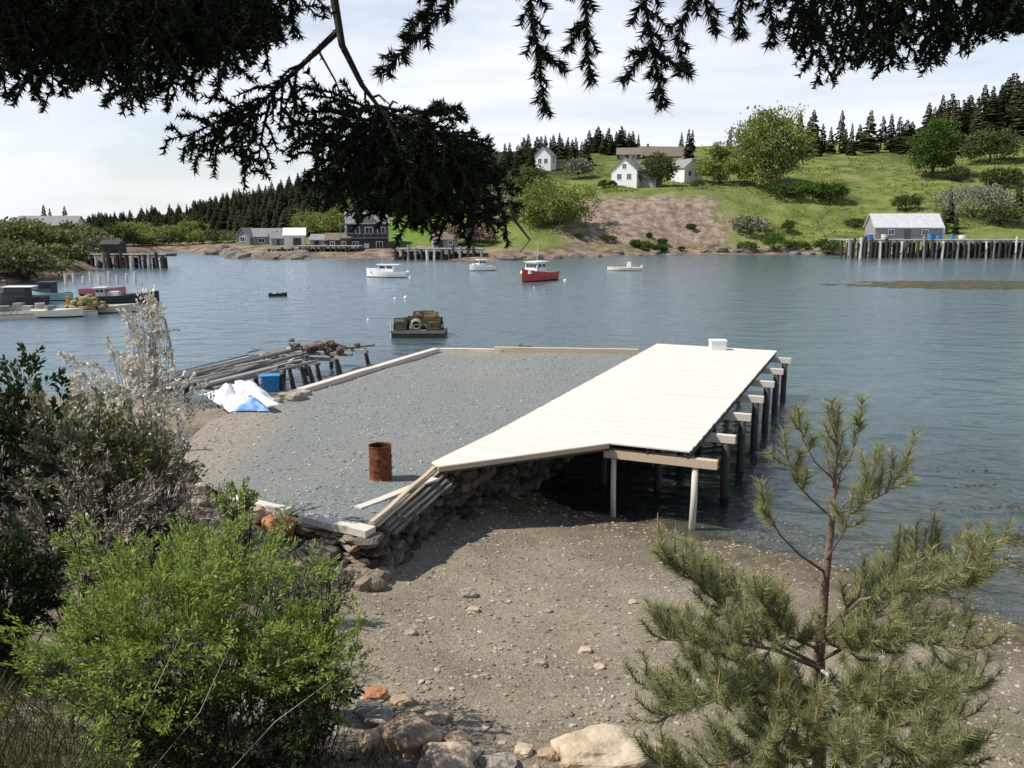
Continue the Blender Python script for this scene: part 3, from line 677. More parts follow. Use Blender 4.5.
mb = MB(); q = at(330, 350, 1.2); e = at(374, 345, 1.2); mb.bar(q, e, .16, .12); mb.build('rail', M['greywood'], ow)
# heap of rockweed and timber on it
q = at(318, 350, 1.45); mb = MB()
for k in range(26): mb.rock((q.x + rnd.gauss(0, .7), q.y + rnd.gauss(0, .4), 1.40 + abs(rnd.gauss(0, .25))), (rnd.uniform(.15, .34), rnd.uniform(.15, .3), rnd.uniform(.1, .22)), k, sub=1)
for k in range(10): mb.bar((q.x + rnd.gauss(0, .9), q.y + rnd.gauss(0, .4), 1.45), (q.x + rnd.gauss(0, .9), q.y + rnd.gauss(0, .4), 1.55 + rnd.random() * .4), .09, .06)
tag(mb.build('debris_heap', mat('dark_debris', [(.05, .035, .03), (.12, .085, .07), (.2, .15, .12)], 3, island=True)), 'dark heap of broken timber and weed on the old wharf', 'debris')

# blue tub, tarps, plank, pole
q = at(271, 389, 1.55); tb = thing('plastic_tub', (q.x, q.y, 1.5), 'bright blue plastic tub standing among the old wharf posts', 'tub')
mb = MB(); mb.box((q.x, q.y, 1.78), (.62, .55, .62), .3, taper=1.08); mb.build('body', M['blue'], tb); mb = MB(); mb.box((q.x, q.y, 2.115), (.74, .66, .06), .3); mb.build('rim', M['blue'], tb)
mb = MB(); mb.bar((q.x - .6, q.y - .1, 1.36), (q.x + .9, q.y - .2, 1.4), .5, .16); tag(mb.build('support_block', M['greywood']), 'grey timber block beneath the bright blue tub', 'timber')
def sheet(name, corners, n, bump_, m, label, cat, thick=.015):
    """a crumpled cloth over corners a b c d (3D)"""
    a, b_, c_, d_ = [Vector(p) for p in corners]; vs = []
    for side in (0, -thick):
        for j in range(n + 1):
            for i in range(n + 1):
                p = (a.lerp(b_, i / n)).lerp(d_.lerp(c_, i / n), j / n)
                h = bump_ * (abs(mn.noise(Vector((p.x * 1.6, p.y * 1.6, 1)))) * 1.6 + .4 * abs(mn.noise(Vector((p.x * 4, p.y * 4, 2))))) * (1 - (2 * i / n - 1) ** 4) * (1 - (2 * j / n - 1) ** 4)
                vs.append((p.x + .15 * mn.noise(p * 1.3), p.y + .15 * mn.noise(p * 1.1 + Vector((9, 0, 0))), p.z + h + side))
    k = (n + 1) ** 2; fs = []
    for j in range(n):
        for i in range(n):
            q_ = j * (n + 1) + i; fs += [(q_, q_ + 1, q_ + n + 2, q_ + n + 1), (k + q_ + n + 1, k + q_ + n + 2, k + q_ + 1, k + q_)]
    ring = [i for i in range(n + 1)] + [j * (n + 1) + n for j in range(1, n + 1)] + [n * (n + 1) + i for i in range(n - 1, -1, -1)] + [j * (n + 1) for j in range(n - 1, 0, -1)]
    for i in range(len(ring)): r0, r1 = ring[i], ring[(i + 1) % len(ring)]; fs.append((r1, r0, k + r0, k + r1))
    mb = MB(); mb.add(vs, fs); return tag(mb.build(name, m, smooth=True), label, cat)
sheet('tarpaulin', [at(228, 412, 1.95), at(282, 405, 2.0), at(250, 380, 2.35), at(204, 394, 2.25)], 24, .38, M['whitetarp'], 'crumpled white tarpaulin beside the old wharf planks', 'tarpaulin')
sheet('tarpaulin', [at(232, 411, 2.06), at(272, 411, 2.06), at(262, 402, 2.12), at(246, 402, 2.16)], 14, .3, M['bluetarp'], 'pale blue tarpaulin folded at the foot of the white tarpaulin', 'tarpaulin')
timber('loose_plank', at(238, 381, 2.75), at(272, 406, 2.25), .30, .06, M['white'], 'white plank leaning across the crumpled white tarpaulin', cat='plank')
for i, (px, py, r) in enumerate([(286, 397, .22), (297, 398, .30), (306, 393, .16), (278, 401, .14)]):
    p = at(px, py, 2.05); mb = MB(); mb.rock((p.x, p.y, 2.06), (r * 1.3, r, r * .75), 80 + i, rz=i)
    tag(mb.build('pale_rock', M['rock'], smooth=False), ['grey rock next to the white tarpaulin corner', 'biggest pale rock at the end of the long white timber', 'small grey rock on the timber by the biggest pale rock', 'little pale rock against the blue tarpaulin'][i], 'rock')
p = at(174, 362, 0); mb = MB(); mb.tube([(p.x, p.y, -1.5), (p.x - .15, p.y, 1.0), (p.x - .36, p.y, 2.55)], [.10, .09, .08], 8)
tag(mb.build('mooring_pole', M['greywood']), 'thin grey pole leaning out of the water behind the blossoming shrub', 'pole')
p = at(181, 447, 2.1); g0 = near_z(p.x, p.y); mb = MB(); mb.tube([(p.x, p.y, g0 - .2), (p.x - .05, p.y, g0 + 1.2)], .05, 8); tag(mb.build('stake', M['greywood']), 'short grey stake standing on the stony ground by the yard', 'stake')
timber('loose_plank', at(136, 477, 3.0), at(150, 492, 2.95), .16, .05, M['white'], 'short white plank lying in the grey brush', cat='plank')

# ------------------------------------------------------------------ trap float
f0 = at(418, 338, 0); fl = thing('trap_float', (f0.x, f0.y, 0), 'low grey float moored off the yard carrying lobster traps', 'float')
FW, FD = 3.75, 2.7
mb = MB(); mb.box((f0.x, f0.y + FD / 2, .17), (FW, FD, .5)); mb.build('hull', M['darkwood'], fl)
mb = MB()
for k in range(9): mb.box((f0.x, f0.y + (k + .5) * FD / 9, .44), (FW + .08, FD / 9 - .02, .07))
mb.box((f0.x, f0.y - .05, .43), (FW + .1, .07, .2)); mb.build('decking', M['greywood'], fl)
mb = MB(); mb.tube([(f0.x - FW / 2 - .02, f0.y + .1, -.2), (f0.x - FW / 2 - .02, f0.y + .1, 1.15)], .055, 8); mb.build('corner_post', M['palewood'], fl)
def trap(c, rz, m, label, sz=(.95, .55, .4), tilt=0.0):
    mb = MB(); mm = Matrix.Rotation(rz, 3, 'Z') @ Matrix.Rotation(tilt, 3, 'Y'); hx, hy, hz = [v / 2 for v in sz]
    def P(x, y, z): return Vector(c) + mm @ Vector((x, y, z))
    for n_, fn in ((5, lambda t: [(-hx, t * hy, -hz), (hx, t * hy, -hz), (hx, t * hy, hz), (-hx, t * hy, hz)]), (7, lambda t: [(t * hx, -hy, -hz), (t * hx, hy, -hz), (t * hx, hy, hz), (t * hx, -hy, hz)]), (4, lambda t: [(-hx, -hy, t * hz), (hx, -hy, t * hz), (hx, hy, t * hz), (-hx, hy, t * hz)])):
        for k in range(n_):
            q = fn(-1 + 2 * k / (n_ - 1)); wdt = .045 if k in (0, n_ - 1) else .022
            for i in range(4): mb.bar(P(*q[i]), P(*q[(i + 1) % 4]), wdt, wdt)
    mb.box(P(0, 0, -hz * .35), (sz[0] * .8, sz[1] * .7, sz[2] * .45), mat3=mm)   # bait bag and netting inside
    return tag(mb.build('lobster_trap', m, origin=tuple(c)), label, 'lobster trap', 'lobster traps on the moored float')
TL = [(-1.25, .45, 0, .05, 'trap', 'dark trap at the front corner by the pale post of the moored float'), (-1.25, 1.3, 0, .0, 'trap', 'dark trap behind the corner trap on the moored float'), (-1.2, .5, 1, .1, 'trap', 'olive trap stacked on the corner trap of the moored float'),
      (1.1, .5, 0, -.1, 'trap', 'dark trap at the front of the yellow stack on the moored float'), (1.2, 1.4, 0, .1, 'trap', 'dark trap at the back of the yellow stack on the moored float'), (1.1, .55, 1, .2, 'trapyellow', 'yellow trap in the middle of the tallest stack on the moored float'),
      (1.15, 1.2, 1, 0, 'trapyellow', 'yellow trap behind the tallest stack on the moored float'), (.85, .8, 2, -.2, 'trapyellow', 'yellow trap topmost of the stack on the moored float'), (0.0, 1.5, 0, .1, 'trap', 'dark trap behind the coiled rope on the moored float'),
      (0.05, 1.4, 1, .15, 'trapred', 'reddish trap stacked above the coiled rope on the moored float'), (.1, 1.3, 2, -.1, 'trapred', 'faded red trap at the top of the pile behind the coiled rope'), (-.55, .9, 1, .3, 'trap', 'olive trap tilted between the corner stack and the coiled rope'), (-.4, 1.7, 1, .0, 'trap', 'dark trap at the back between the corner stack and the red traps'), (.55, 1.1, 1, -.3, 'trap', 'dark trap wedged between the red traps and the yellow stack'), (.5, 1.6, 2, .2, 'trapyellow', 'yellow trap at the top back between the red and yellow stacks')]
for dx, dy, lv, rz, m, lb in TL: trap((f0.x + dx, f0.y + dy, .70 + lv * .41), rz, M[m], lb)
mb = MB()
for k in range(5):
    r = .40 - .03 * k; mb.tube([(f0.x - .15 + r * math.cos(a), f0.y + .42 - .05 * k, .9 + r * math.sin(a)) for a in [i * math.pi / 10 for i in range(21)]], .045, 6)
tag(mb.build('rope_coil', M['rope'], smooth=True), 'coil of thick pale rope propped against the traps on the moored float', 'rope')

# loose rubble between the brush and the yard
pts = []
while len(pts) < 420:
    x, y = rnd.uniform(-12, -5.2), rnd.uniform(15.5, 25)
    if not in_poly(x, y, YARD) and nearest_on(YARD, x, y)[0] < 4.0: pts.append((x, y, near_z(x, y)))
structure(scatter_rocks('rubble', pts, .05, .30, mat('rubble_stone', [(.10, .085, .07), (.22, .185, .15), (.34, .27, .22), (.46, .41, .36)], 4, island=True, bump=.5, bscale=14)), 'stuff')

# ------------------------------------------------------------------ boats
def hull_mb(Lh, B, H, bow=.55, mi=(0, 1)):
    """bow towards +x, keel line at z=-.15*H; returns mesh with topsides (0), bottom (1), deck (0)"""
    mb = MB(); n = 16; rows = []
    for i in range(n + 1):
        t = i / n; x = -Lh / 2 + Lh * t; b_ = B / 2 * (1 - max(0, (t - .35) / .65) ** 2.3) * (.88 + .12 * min(1, t / .3)) + .015
        sh = H * (.72 + bow * t ** 2.2 + .10 * (1 - t) ** 2); kx = x - (.0 if t < .8 else (t - .8) * Lh * .28)
        rows.append([(kx, 0, -.25 * H), (kx, b_ * .62, -.16 * H), (x, b_ * .90, .10 * H), (x, b_ * .97, sh * .55), (x, b_, sh), (x, b_ * .88, sh), (x, b_ * .84, sh - .12), (x, 0, sh - .10)])
    vs = []; k = 8
    for s_ in (1, -1):
        o = len(vs); vs += [(x, y * s_, z) for r in rows for x, y, z in r]
        for i in range(n):
            for j in range(k - 1):
                q = (o + i * k + j, o + (i + 1) * k + j, o + (i + 1) * k + j + 1, o + i * k + j + 1)
                mb.f.append(q if s_ < 0 else q[::-1]); mb.m.append(mi[1] if j < 2 else mi[0])
        q = tuple(o + j for j in range(k)); mb.f.append(q); mb.m.append(mi[0])
    mb.v = vs; mb.n = len(vs); return mb
def lobster_boat(loc, rz, Lh, B, H, label, cat, hullm, cabm, cab=(.12, .26, 1.35), name='lobster_boat', mast=True, roofm=None):
    t = thing(name, loc, label, cat); t.rotation_euler.z = rz
    hull_mb(Lh, B, H).build('hull', [M[hullm], M['antifoul']], t, local=True, smooth=False)
    x0, ln, ch = cab[0] * Lh, cab[1] * Lh, cab[2]; zb = H * .74
    mb = MB(); cw = B * .66
    mb.add([(x0 - ln / 2, -cw / 2, zb), (x0 + ln / 2, -cw / 2, zb), (x0 + ln / 2, cw / 2, zb), (x0 - ln / 2, cw / 2, zb), (x0 - ln / 2, -cw * .46, zb + ch), (x0 + ln * .36, -cw * .46, zb + ch), (x0 + ln * .36, cw * .46, zb + ch), (x0 - ln / 2, cw * .46, zb + ch)],
           [(3, 2, 1, 0), (4, 5, 6, 7), (0, 1, 5, 4), (1, 2, 6, 5), (2, 3, 7, 6), (3, 0, 4, 7)])
    mb.box((x0 + ln * .5 + Lh * .09, 0, zb + .16 + H * .08), (Lh * .18, cw * .8, .42), taper=.85)
    wh = mb.build('wheelhouse', M[cabm], t, local=True)
    mb = MB(); mb.box((x0 - ln * .14, 0, zb + ch + .035), (ln * 1.28, cw * 1.06, .07)); mb.build('cabin_roof', M[roofm or cabm], t, local=True)
    for s_ in (1, -1):
        for k in range(2):
            mb = MB(); mb.box((x0 - ln * .28 + k * ln * .42, s_ * (cw * .476), zb + ch * .68), (ln * .32, .05, ch * .32)); mb.build('window', M['glass'], wh, local=True)
    for k in (-1, 0, 1):
        mb = MB(); mb.box((x0 + ln * .415, k * cw * .29, zb + ch * .68), (.06, cw * .24, ch * .32), mat3=Matrix.Rotation(-.12, 3, 'Y')); mb.build('window', M['glass'], wh, local=True)
    if mast:
        mb = MB(); mb.tube([(x0 - ln * .1, 0, zb + ch), (x0 - ln * .1, 0, zb + ch + 1.5)], .04, 6); mb.bar((x0 - ln * .1, -.4, zb + ch + .9), (x0 - ln * .1, .4, zb + ch + .9), .05, .05); mb.build('mast', M['greywood'], t, local=True)
        mb = MB(); mb.tube([(x0 + ln * .2, cw * .3, zb + ch), (x0 + ln * .1, cw * .3, zb + ch + 2.2)], .018, 5); mb.build('antenna', M['white'], t, local=True)
        mb = MB(); rp = [(Lh * (.18 + .31 * q / 6), s_ * B / 2 * (1 - max(0, ((.68 + .31 * q / 6) - .35) / .65) ** 2.3) * .93, H * (.72 + .55 * (.68 + .31 * q / 6) ** 2.2) + .38) for s_ in (1,) for q in range(7)]; rp = rp + [(x_, -y_, z_) for x_, y_, z_ in rp[::-1]]
        mb.tube(rp, .022, 5); [mb.tube([(x_, y_, z_ - .42), (x_, y_, z_)], .018, 4) for x_, y_, z_ in rp[::2]]; mb.build('bow_rail', M['greywood'], t, local=True)
    return t
lobster_boat(tuple(at(387, 277, 0)), R(172), 5.8, 2.3, 1.0, 'white motorboat with low cuddy moored before the dark shingled waterfront house', 'boat', 'white', 'white', cab=(.02, .42, .95))
lobster_boat(tuple(at(482, 270.5, 0)), R(205), 4.2, 1.9, .85, 'small white cabin boat moored off the grey stone wharf', 'boat', 'white', 'white', cab=(.05, .30, 1.05), mast=False, name='cabin_boat')
lobster_boat(tuple(at(537, 280.5, 0)), R(236), 7.2, 2.9, 1.35, 'red-hulled lobster boat with white wheelhouse on a mooring', 'boat', 'red', 'white', cab=(.06, .34, 1.45))
def skiff(loc, rz, Lh, B, H, label, m, name='skiff', motor=True, console=False):
    t = thing(name, loc, label, 'skiff'); t.rotation_euler.z = rz
    hull_mb(Lh, B, H, .3).build('hull', [M[m], M['antifoul']], t, local=True)
    for k in (-.2, .12):
        mb = MB(); mb.box((k * Lh, 0, H * .70), (.28, B * .8, .05)); mb.build('thwart', M['palewood'], t, local=True)
    if motor:
        mb = MB(); mb.box((-Lh / 2 - .12, 0, H * .95), (.34, .3, .48), taper=.8); mb.box((-Lh / 2 - .14, 0, H * .3), (.12, .12, H)); mb.build('outboard_motor', M['white' if m != 'antifoul' else 'darkgrey'], t, local=True)
    if console:
        mb = MB(); mb.box((-.15 * Lh, 0, H + .3), (.6, .8, .8), taper=.85); mb.build('console', M['white'], t, local=True)
    return t
skiff(tuple(at(624, 270.5, 0)), R(178), 5.2, 1.9, .62, 'low tan open skiff moored below the bare gravel bluff', 'cream', console=True)
skiff(tuple(at(278, 296, 0)), R(10), 1.9, .95, .38, 'tiny dark dinghy alone on the open water', 'antifoul', motor=False, name='dinghy')
for i, (px, py, r, m, lb) in enumerate([(405.5, 298, .26, 'buoy', 'bright white mooring buoy beyond the trap float, the taller of a pair'), (395, 299, .20, 'buoy', 'dull white mooring buoy beyond the trap float, the lower of a pair'), (368, 320, .14, 'buoy', 'small white buoy afloat between the old wharf and the trap float'),
                                    (565, 281, .30, 'buoy', 'white mooring ball beside the red lobster boat'), (410, 278, .24, 'buoy', 'white buoy at the stern of the white motorboat'), (308, 288, .16, 'pink', 'small pink buoy near the tiny dark dinghy'), (534, 288, .14, 'cream', 'yellowish float in the water just below the red lobster boat'), (547, 290, .12, 'darkgrey', 'dark float in the water below the stern of the red lobster boat'), (72, 358, .2, 'antifoul', 'black buoy on the water beside the blossoming shrub')]):
    p = at(px, py, 0); t = thing('mooring_buoy', tuple(p), lb, 'buoy', 'buoys afloat in the harbour'); r *= .72
    mb = MB(); mb.lathe((0, 0, 0), [(.0, -r * .8), (r * .6, -r * .6), (r, 0), (r * .9, r * .6), (r * .5, r * 1.1), (r * .16, r * 1.3), (.0, r * 1.32)], 12); mb.build('float', M[m], t, smooth=True, local=True)
    mb = MB(); mb.tube([(0, 0, r * 1.25), (0, 0, r * 1.5)], r * .10, 6); mb.build('spindle', M['greywood'], t, local=True)

# ------------------------------------------------------------------ houses
def house(px, Y, wd, dp, hw, hr, rz, label, wallm='white', roofm='roofgrey', name='house', cat='house', gable='x', wins=(), door=None, chimney=None, zoff=0.0, posz=None, base=2.0):
    """local frame: front faces -y; the ridge runs along x (gable='x') or y"""
    x = far_x(px, Y, 8); z = posz if posz is not None else far_z(x, Y)[0] + zoff
    t = thing(name, (x, Y, z), label, cat); t.rotation_euler.z = rz
    hx, hy = wd / 2, dp / 2; mb = MB()
    bs = [(-hx, -hy, -base), (hx, -hy, -base), (hx, hy, -base), (-hx, hy, -base), (-hx, -hy, hw), (hx, -hy, hw), (hx, hy, hw), (-hx, hy, hw)]
    rd = [(-hx, 0, hw + hr), (hx, 0, hw + hr)] if gable == 'x' else [(0, -hy, hw + hr), (0, hy, hw + hr)]
    fs = [(0, 1, 5, 4), (1, 2, 6, 5), (2, 3, 7, 6), (3, 0, 4, 7)] + ([(4, 8, 7), (5, 6, 9)] if gable == 'x' else [(4, 5, 8), (6, 7, 9)])
    mb.add(bs + rd, fs); wl = mb.build('wall', M[wallm], t, local=True)
    mb = MB(); e = .35; th = .16
    for s_ in (-1, 1):
        if gable == 'x': a, b_, c, d = (-hx - e, 0, hw + hr + .05), (hx + e, 0, hw + hr + .05), (hx + e, s_ * (hy + e), hw - e * hr / hy + .05), (-hx - e, s_ * (hy + e), hw - e * hr / hy + .05)
        else: a, b_, c, d = (0, -hy - e, hw + hr + .05), (0, hy + e, hw + hr + .05), (s_ * (hx + e), hy + e, hw - e * hr / hx + .05), (s_ * (hx + e), -hy - e, hw - e * hr / hx + .05)
        v = [a, b_, c, d]; v += [(p[0], p[1], p[2] + th) for p in v]
        mb.add(v, [(3, 2, 1, 0), (4, 5, 6, 7), (0, 1, 5, 4), (1, 2, 6, 5), (2, 3, 7, 6), (3, 0, 4, 7)])
    rf = mb.build('roof', M[roofm], t, local=True)
    if chimney:
        mb = MB(); mb.box((chimney[0], chimney[1], hw + hr + .3), (.7, .7, 1.6)); mb.build('chimney', M['pinkbrush'], rf, local=True)
    for side, u, zc, ww, wh_ in wins:
        mb = MB(); fr = MB()
        if side in 'fb':
            y = -hy if side == 'f' else hy; s_ = -1 if side == 'f' else 1
            mb.box((u, y + s_ * .03, zc), (ww, .08, wh_)); fr.box((u, y + s_ * .02, zc), (ww + .28, .10, wh_ + .28))
        else:
            x_ = -hx if side == 'l' else hx; s_ = -1 if side == 'l' else 1
            mb.box((x_ + s_ * .03, u, zc), (.08, ww, wh_)); fr.box((x_ + s_ * .02, u, zc), (.10, ww + .28, wh_ + .28))
        # frame ring built proud of the wall, glass set in front of its backing
        f_ = fr.build('window', M['white'], t, local=True)
        mb2 = MB()
        if side in 'fb': mb2.box((u, y + s_ * .06, zc), (ww, .05, wh_)); mb2.box((u, y + s_ * .085, zc), (.07, .03, wh_), mi=1)
        else: mb2.box((x_ + s_ * .06, u, zc), (.05, ww, wh_)); mb2.box((x_ + s_ * .085, u, zc), (.03, .07, wh_), mi=1)
        mb2.build('pane', [M['glass'], M['white']], f_, local=True)
    if door:
        side, u, ww, wh_, dm = door; mb = MB()
        if side == 'f': mb.box((u, -hy - .02, wh_ / 2), (ww, .1, wh_))
        else: mb.box(((-hx if side == 'l' else hx) * 1.004, u, wh_ / 2), (.1, ww, wh_))
        mb.build('door', M[dm], t, local=True)
    return t
h1 = house(628, 243, 7.2, 7.5, 3.9, 3.0, R(-28), 'white gabled house with a darker lower wing above the bare gravel bluff', gable='y', wins=[('f', -1.4, 2.2, 1.1, 1.4), ('f', 1.4, 2.2, 1.1, 1.4), ('f', 0, 4.9, 1.0, 1.2), ('l', -1.5, 2.2, 1, 1.4), ('l', 1.5, 2.2, 1, 1.4), ('r', -2.2, 2.2, 1, 1.4)], door=('r', 1.2, 1.1, 2.1, 'darkgrey'), chimney=(0, 1.0))
mb = MB(); mb.box((5.9, 1.0, 1.2), (4.6, 5.4, 5.0)); mb.build('wing_wall', M['grey'], h1, local=True)
mb = MB(); mb.add([(3.5, -2.1, 3.75), (8.6, -2.1, 3.75), (8.6, 4.1, 3.75), (3.5, 4.1, 3.75), (3.65, 1.0, 5.6), (8.6, 1.0, 5.6)], [(0, 1, 5, 4), (2, 3, 4, 5), (1, 2, 5), (3, 0, 4), (3, 2, 1, 0)]); mb.build('wing_roof', M['roofgrey'], h1, local=True)
for k in range(3):
    mb = MB(); mb.box((4.5 + k * 1.5, -1.74, 1.6), (.95, .12, 1.9)); mb.build('wing_window', M['glass'], h1, local=True)
house(684, 252, 6.5, 6.0, 3.4, 2.4, R(32), 'white house half hidden between the round bush and the big maple', gable='y', wins=[('f', -1.2, 1.9, 1.0, 1.3), ('f', 1.3, 1.9, 1.0, 1.3), ('r', 0, 1.9, 1.2, 1.4)], chimney=(0, 1))
house(545, 290, 5.4, 6.0, 3.6, 2.6, R(-20), 'small white house high among the dark spruces', gable='y', wins=[('f', -1, 2, 1.0, 1.3), ('f', 1.1, 2, 1.0, 1.3), ('r', 0, 2.2, 1.2, 1.4)], zoff=.5)
house(664, 330, 20, 11, 1.6, 3.6, R(8), 'long low brown-roofed house on the skyline behind the white houses', wallm='pinkbrush', roofm='roofbrown', wins=[('f', -6, .9, 2.4, .8), ('f', 0, .9, 2.4, .8), ('f', 6, .9, 2.4, .8)], chimney=(-7, 0), zoff=-1.6)
house(627, 322, 8, 8, 2.0, 2.4, R(-8), 'dark brown hipped cottage on the skyline beside the long brown roof', wallm='darkgrey', roofm='roofbrown', wins=[('f', -2, 1.5, 1.6, 1.2), ('f', 2, 1.2, 1.6, .9)], zoff=-1.0)
house(50, 232, 15, 8, 3.0, 2.4, R(6), 'cream low building among the trees at the head of the cove', wallm='cream', roofm='roofgrey', wins=[('f', -4, 1.7, 1.6, 1.2), ('f', 0, 1.7, 1.6, 1.2), ('f', 4, 1.7, 1.6, 1.2)], zoff=.2)
house(263, 208, 8.4, 5, 2.0, 1.7, R(8), 'long grey shingled house with pale roof on the rocky shore', wallm='grey', roofm='roofgrey', wins=[('f', -2.6, 1.1, 1.3, .8), ('f', -.3, 1.1, 1.3, .8), ('f', 2.2, 1.1, 1.3, .8)], zoff=-.3)
house(246, 206, 3.6, 4, 1.8, 1.9, R(-15), 'grey gabled shed beside the long grey shore house', wallm='grey', roofm='roofgrey', gable='y', wins=[('f', 0, 1.3, 1.1, 1.0)], zoff=0, name='shed', cat='shed')
house(294, 199, 4.4, 4.4, 2.2, 1.4, R(10), 'small white boathouse on rocks with a dark wide doorway', wallm='white', roofm='white', name='boathouse', cat='boathouse', wins=[('l', 0, 1.4, 1.0, .9)], door=('f', .6, 1.8, 1.6, 'glass'), zoff=.2)
mb = MB()
bh = house(366, 196, 9.0, 8.0, 6.4, 2.4, R(14), 'tall dark shingled waterfront house with pale balcony rails', wallm='darkgrey', roofm='roofgrey', name='waterfront_house', zoff=-1.5, wins=[('f', -2.6, 4.9, 1.5, 1.2), ('f', 0.2, 4.9, 1.5, 1.2), ('f', 2.9, 4.9, 1.5, 1.2), ('f', -2.8, 1.8, 1.2, 1.2), ('f', 2.4, 1.8, 1.2, 1.2), ('l', -1.5, 4.9, 1.2, 1.2), ('l', 1.8, 4.9, 1.2, 1.2)], door=('f', -.4, 1.1, 2.1, 'white'))
for zz in (3.3, 6.3):
    mb = MB(); mb.box((-.9, -4.75, zz), (10.4, 1.5, .16)); mb.bar((-6.1, -5.45, zz + .95), (4.3, -5.45, zz + .95), .1, .1)
    for k in range(9): mb.bar((-6.05 + k * 1.28, -5.45, zz), (-6.05 + k * 1.28, -5.45, zz + .95), .09, .09)
    for xx in (-6.0, 4.2): mb.bar((xx, -5.4, -1.5), (xx, -5.4, zz), .16, .16)
    mb.build('balcony', M['greywood'], bh, local=True)
mb = MB(); mb.add([(-2.4, -4.1, 6.3), (2.4, -4.1, 6.3), (2.4, 0, 6.3), (-2.4, 0, 6.3), (0, -4.1, 9.2), (0, 0, 9.2)], [(0, 1, 4), (1, 2, 5, 4), (3, 0, 4, 5), (2, 3, 5)]); mb.build('front_gable', M['grey'], bh, local=True)

house(277, 203, 3.4, 3.2, 1.7, 1.1, R(20), 'tiny grey shed between the long grey house and the white boathouse', wallm='greywood', roofm='roofgrey', name='shed', cat='shed', zoff=-.2, door=('f', 0, .9, 1.4, 'glass'))
house(322, 193, 4.6, 3.6, 1.6, 1.0, R(-6), 'low weathered shed on the dark wharf nearest the boathouse', wallm='greywood', roofm='roofgrey', name='shed', cat='shed', zoff=.2, door=('f', -.8, 1.0, 1.4, 'glass'), wins=[('f', 1.0, 1.0, .8, .6)])
house(338, 192, 5.0, 3.6, 1.8, 1.2, R(5), 'dark weathered shed beside the tall dark waterfront house', wallm='darkwood', roofm='roofbrown', name='shed', cat='shed', zoff=.2, wins=[('f', -1.2, 1.0, .8, .6), ('f', 1.2, 1.0, .8, .6)])
house(444, 188, 5.0, 4.0, 1.7, 1.3, R(12), 'small brown shed behind the grey stone wharf', wallm='greywood', roofm='roofbrown', name='shed', cat='shed', zoff=0, wins=[('f', 1.0, 1.0, .8, .7)], door=('f', -1.0, 1.0, 1.5, 'glass'))

# ------------------------------------------------------------------ wharves
def wharf(name, label, x0, x1, Yf, dp, zt, npl, wood='greywood', pile='darkwood', mixp=('palewood', 'greywood', 'greywood'), cribs=0, skew=0.0, parts_cap=60):
    t = thing(name, ((x0 + x1) / 2, Yf, 0), label, 'wharf')
    mb = MB(); L_ = x1 - x0; n = max(4, int(L_ / .6))
    for k in range(n):
        a = x0 + L_ * k / n; mb.box((a + L_ / n / 2, Yf + dp / 2 + skew * (k / n), zt + rnd.uniform(-.02, .02)), (L_ / n - .04, dp, .14))
    mb.build('decking', M[wood], t)
    mb = MB()
    for yy in (Yf + .1, Yf + dp - .2): mb.bar((x0, yy, zt - .24), (x1, yy + skew, zt - .24), .26, .3)
    mb.bar((x0, Yf - .06, zt + .17), (x1, Yf + skew - .06, zt + .17), .2, .2)
    mb.build('stringer', M['palewood'], t)
    for row, yy in enumerate((Yf - .05, Yf + dp * .35)):
        for k in range(npl):
            x = x0 + L_ * (k + .5) / npl + rnd.uniform(-.25, .25); r = rnd.uniform(.20, .34); h = zt + (rnd.uniform(.0, .9) if row == 0 and rnd.random() < .35 else -.1)
            mb = MB(); mb.tube([(x + rnd.uniform(-.3, .3), yy + skew * k / npl, -3), (x, yy - .12 + skew * k / npl, h)], [r * 1.1, r], 7)
            mb.build('pile', M[pile if row or rnd.random() < .62 else rnd.choice(mixp)], t)  # back row darkened in colour to stand for the shade beneath the wharf
    for k in range(npl // 3):
        x = x0 + L_ * (k + .5) / (npl // 3); mb = MB(); mb.bar((x - 1.4, Yf - .3, .2), (x + 1.4, Yf - .3, zt - .4), .16, .12); mb.build('brace', M[pile], t)
    return t
PZ = 3.5
rx0 = far_x(846, 176, PZ); rx1 = far_x(1075, 176, PZ)
wharf('wharf', 'long timber wharf on close-set piles carrying a pale roofed shed', rx0, rx1, 175.5, 10.5, PZ, 44)
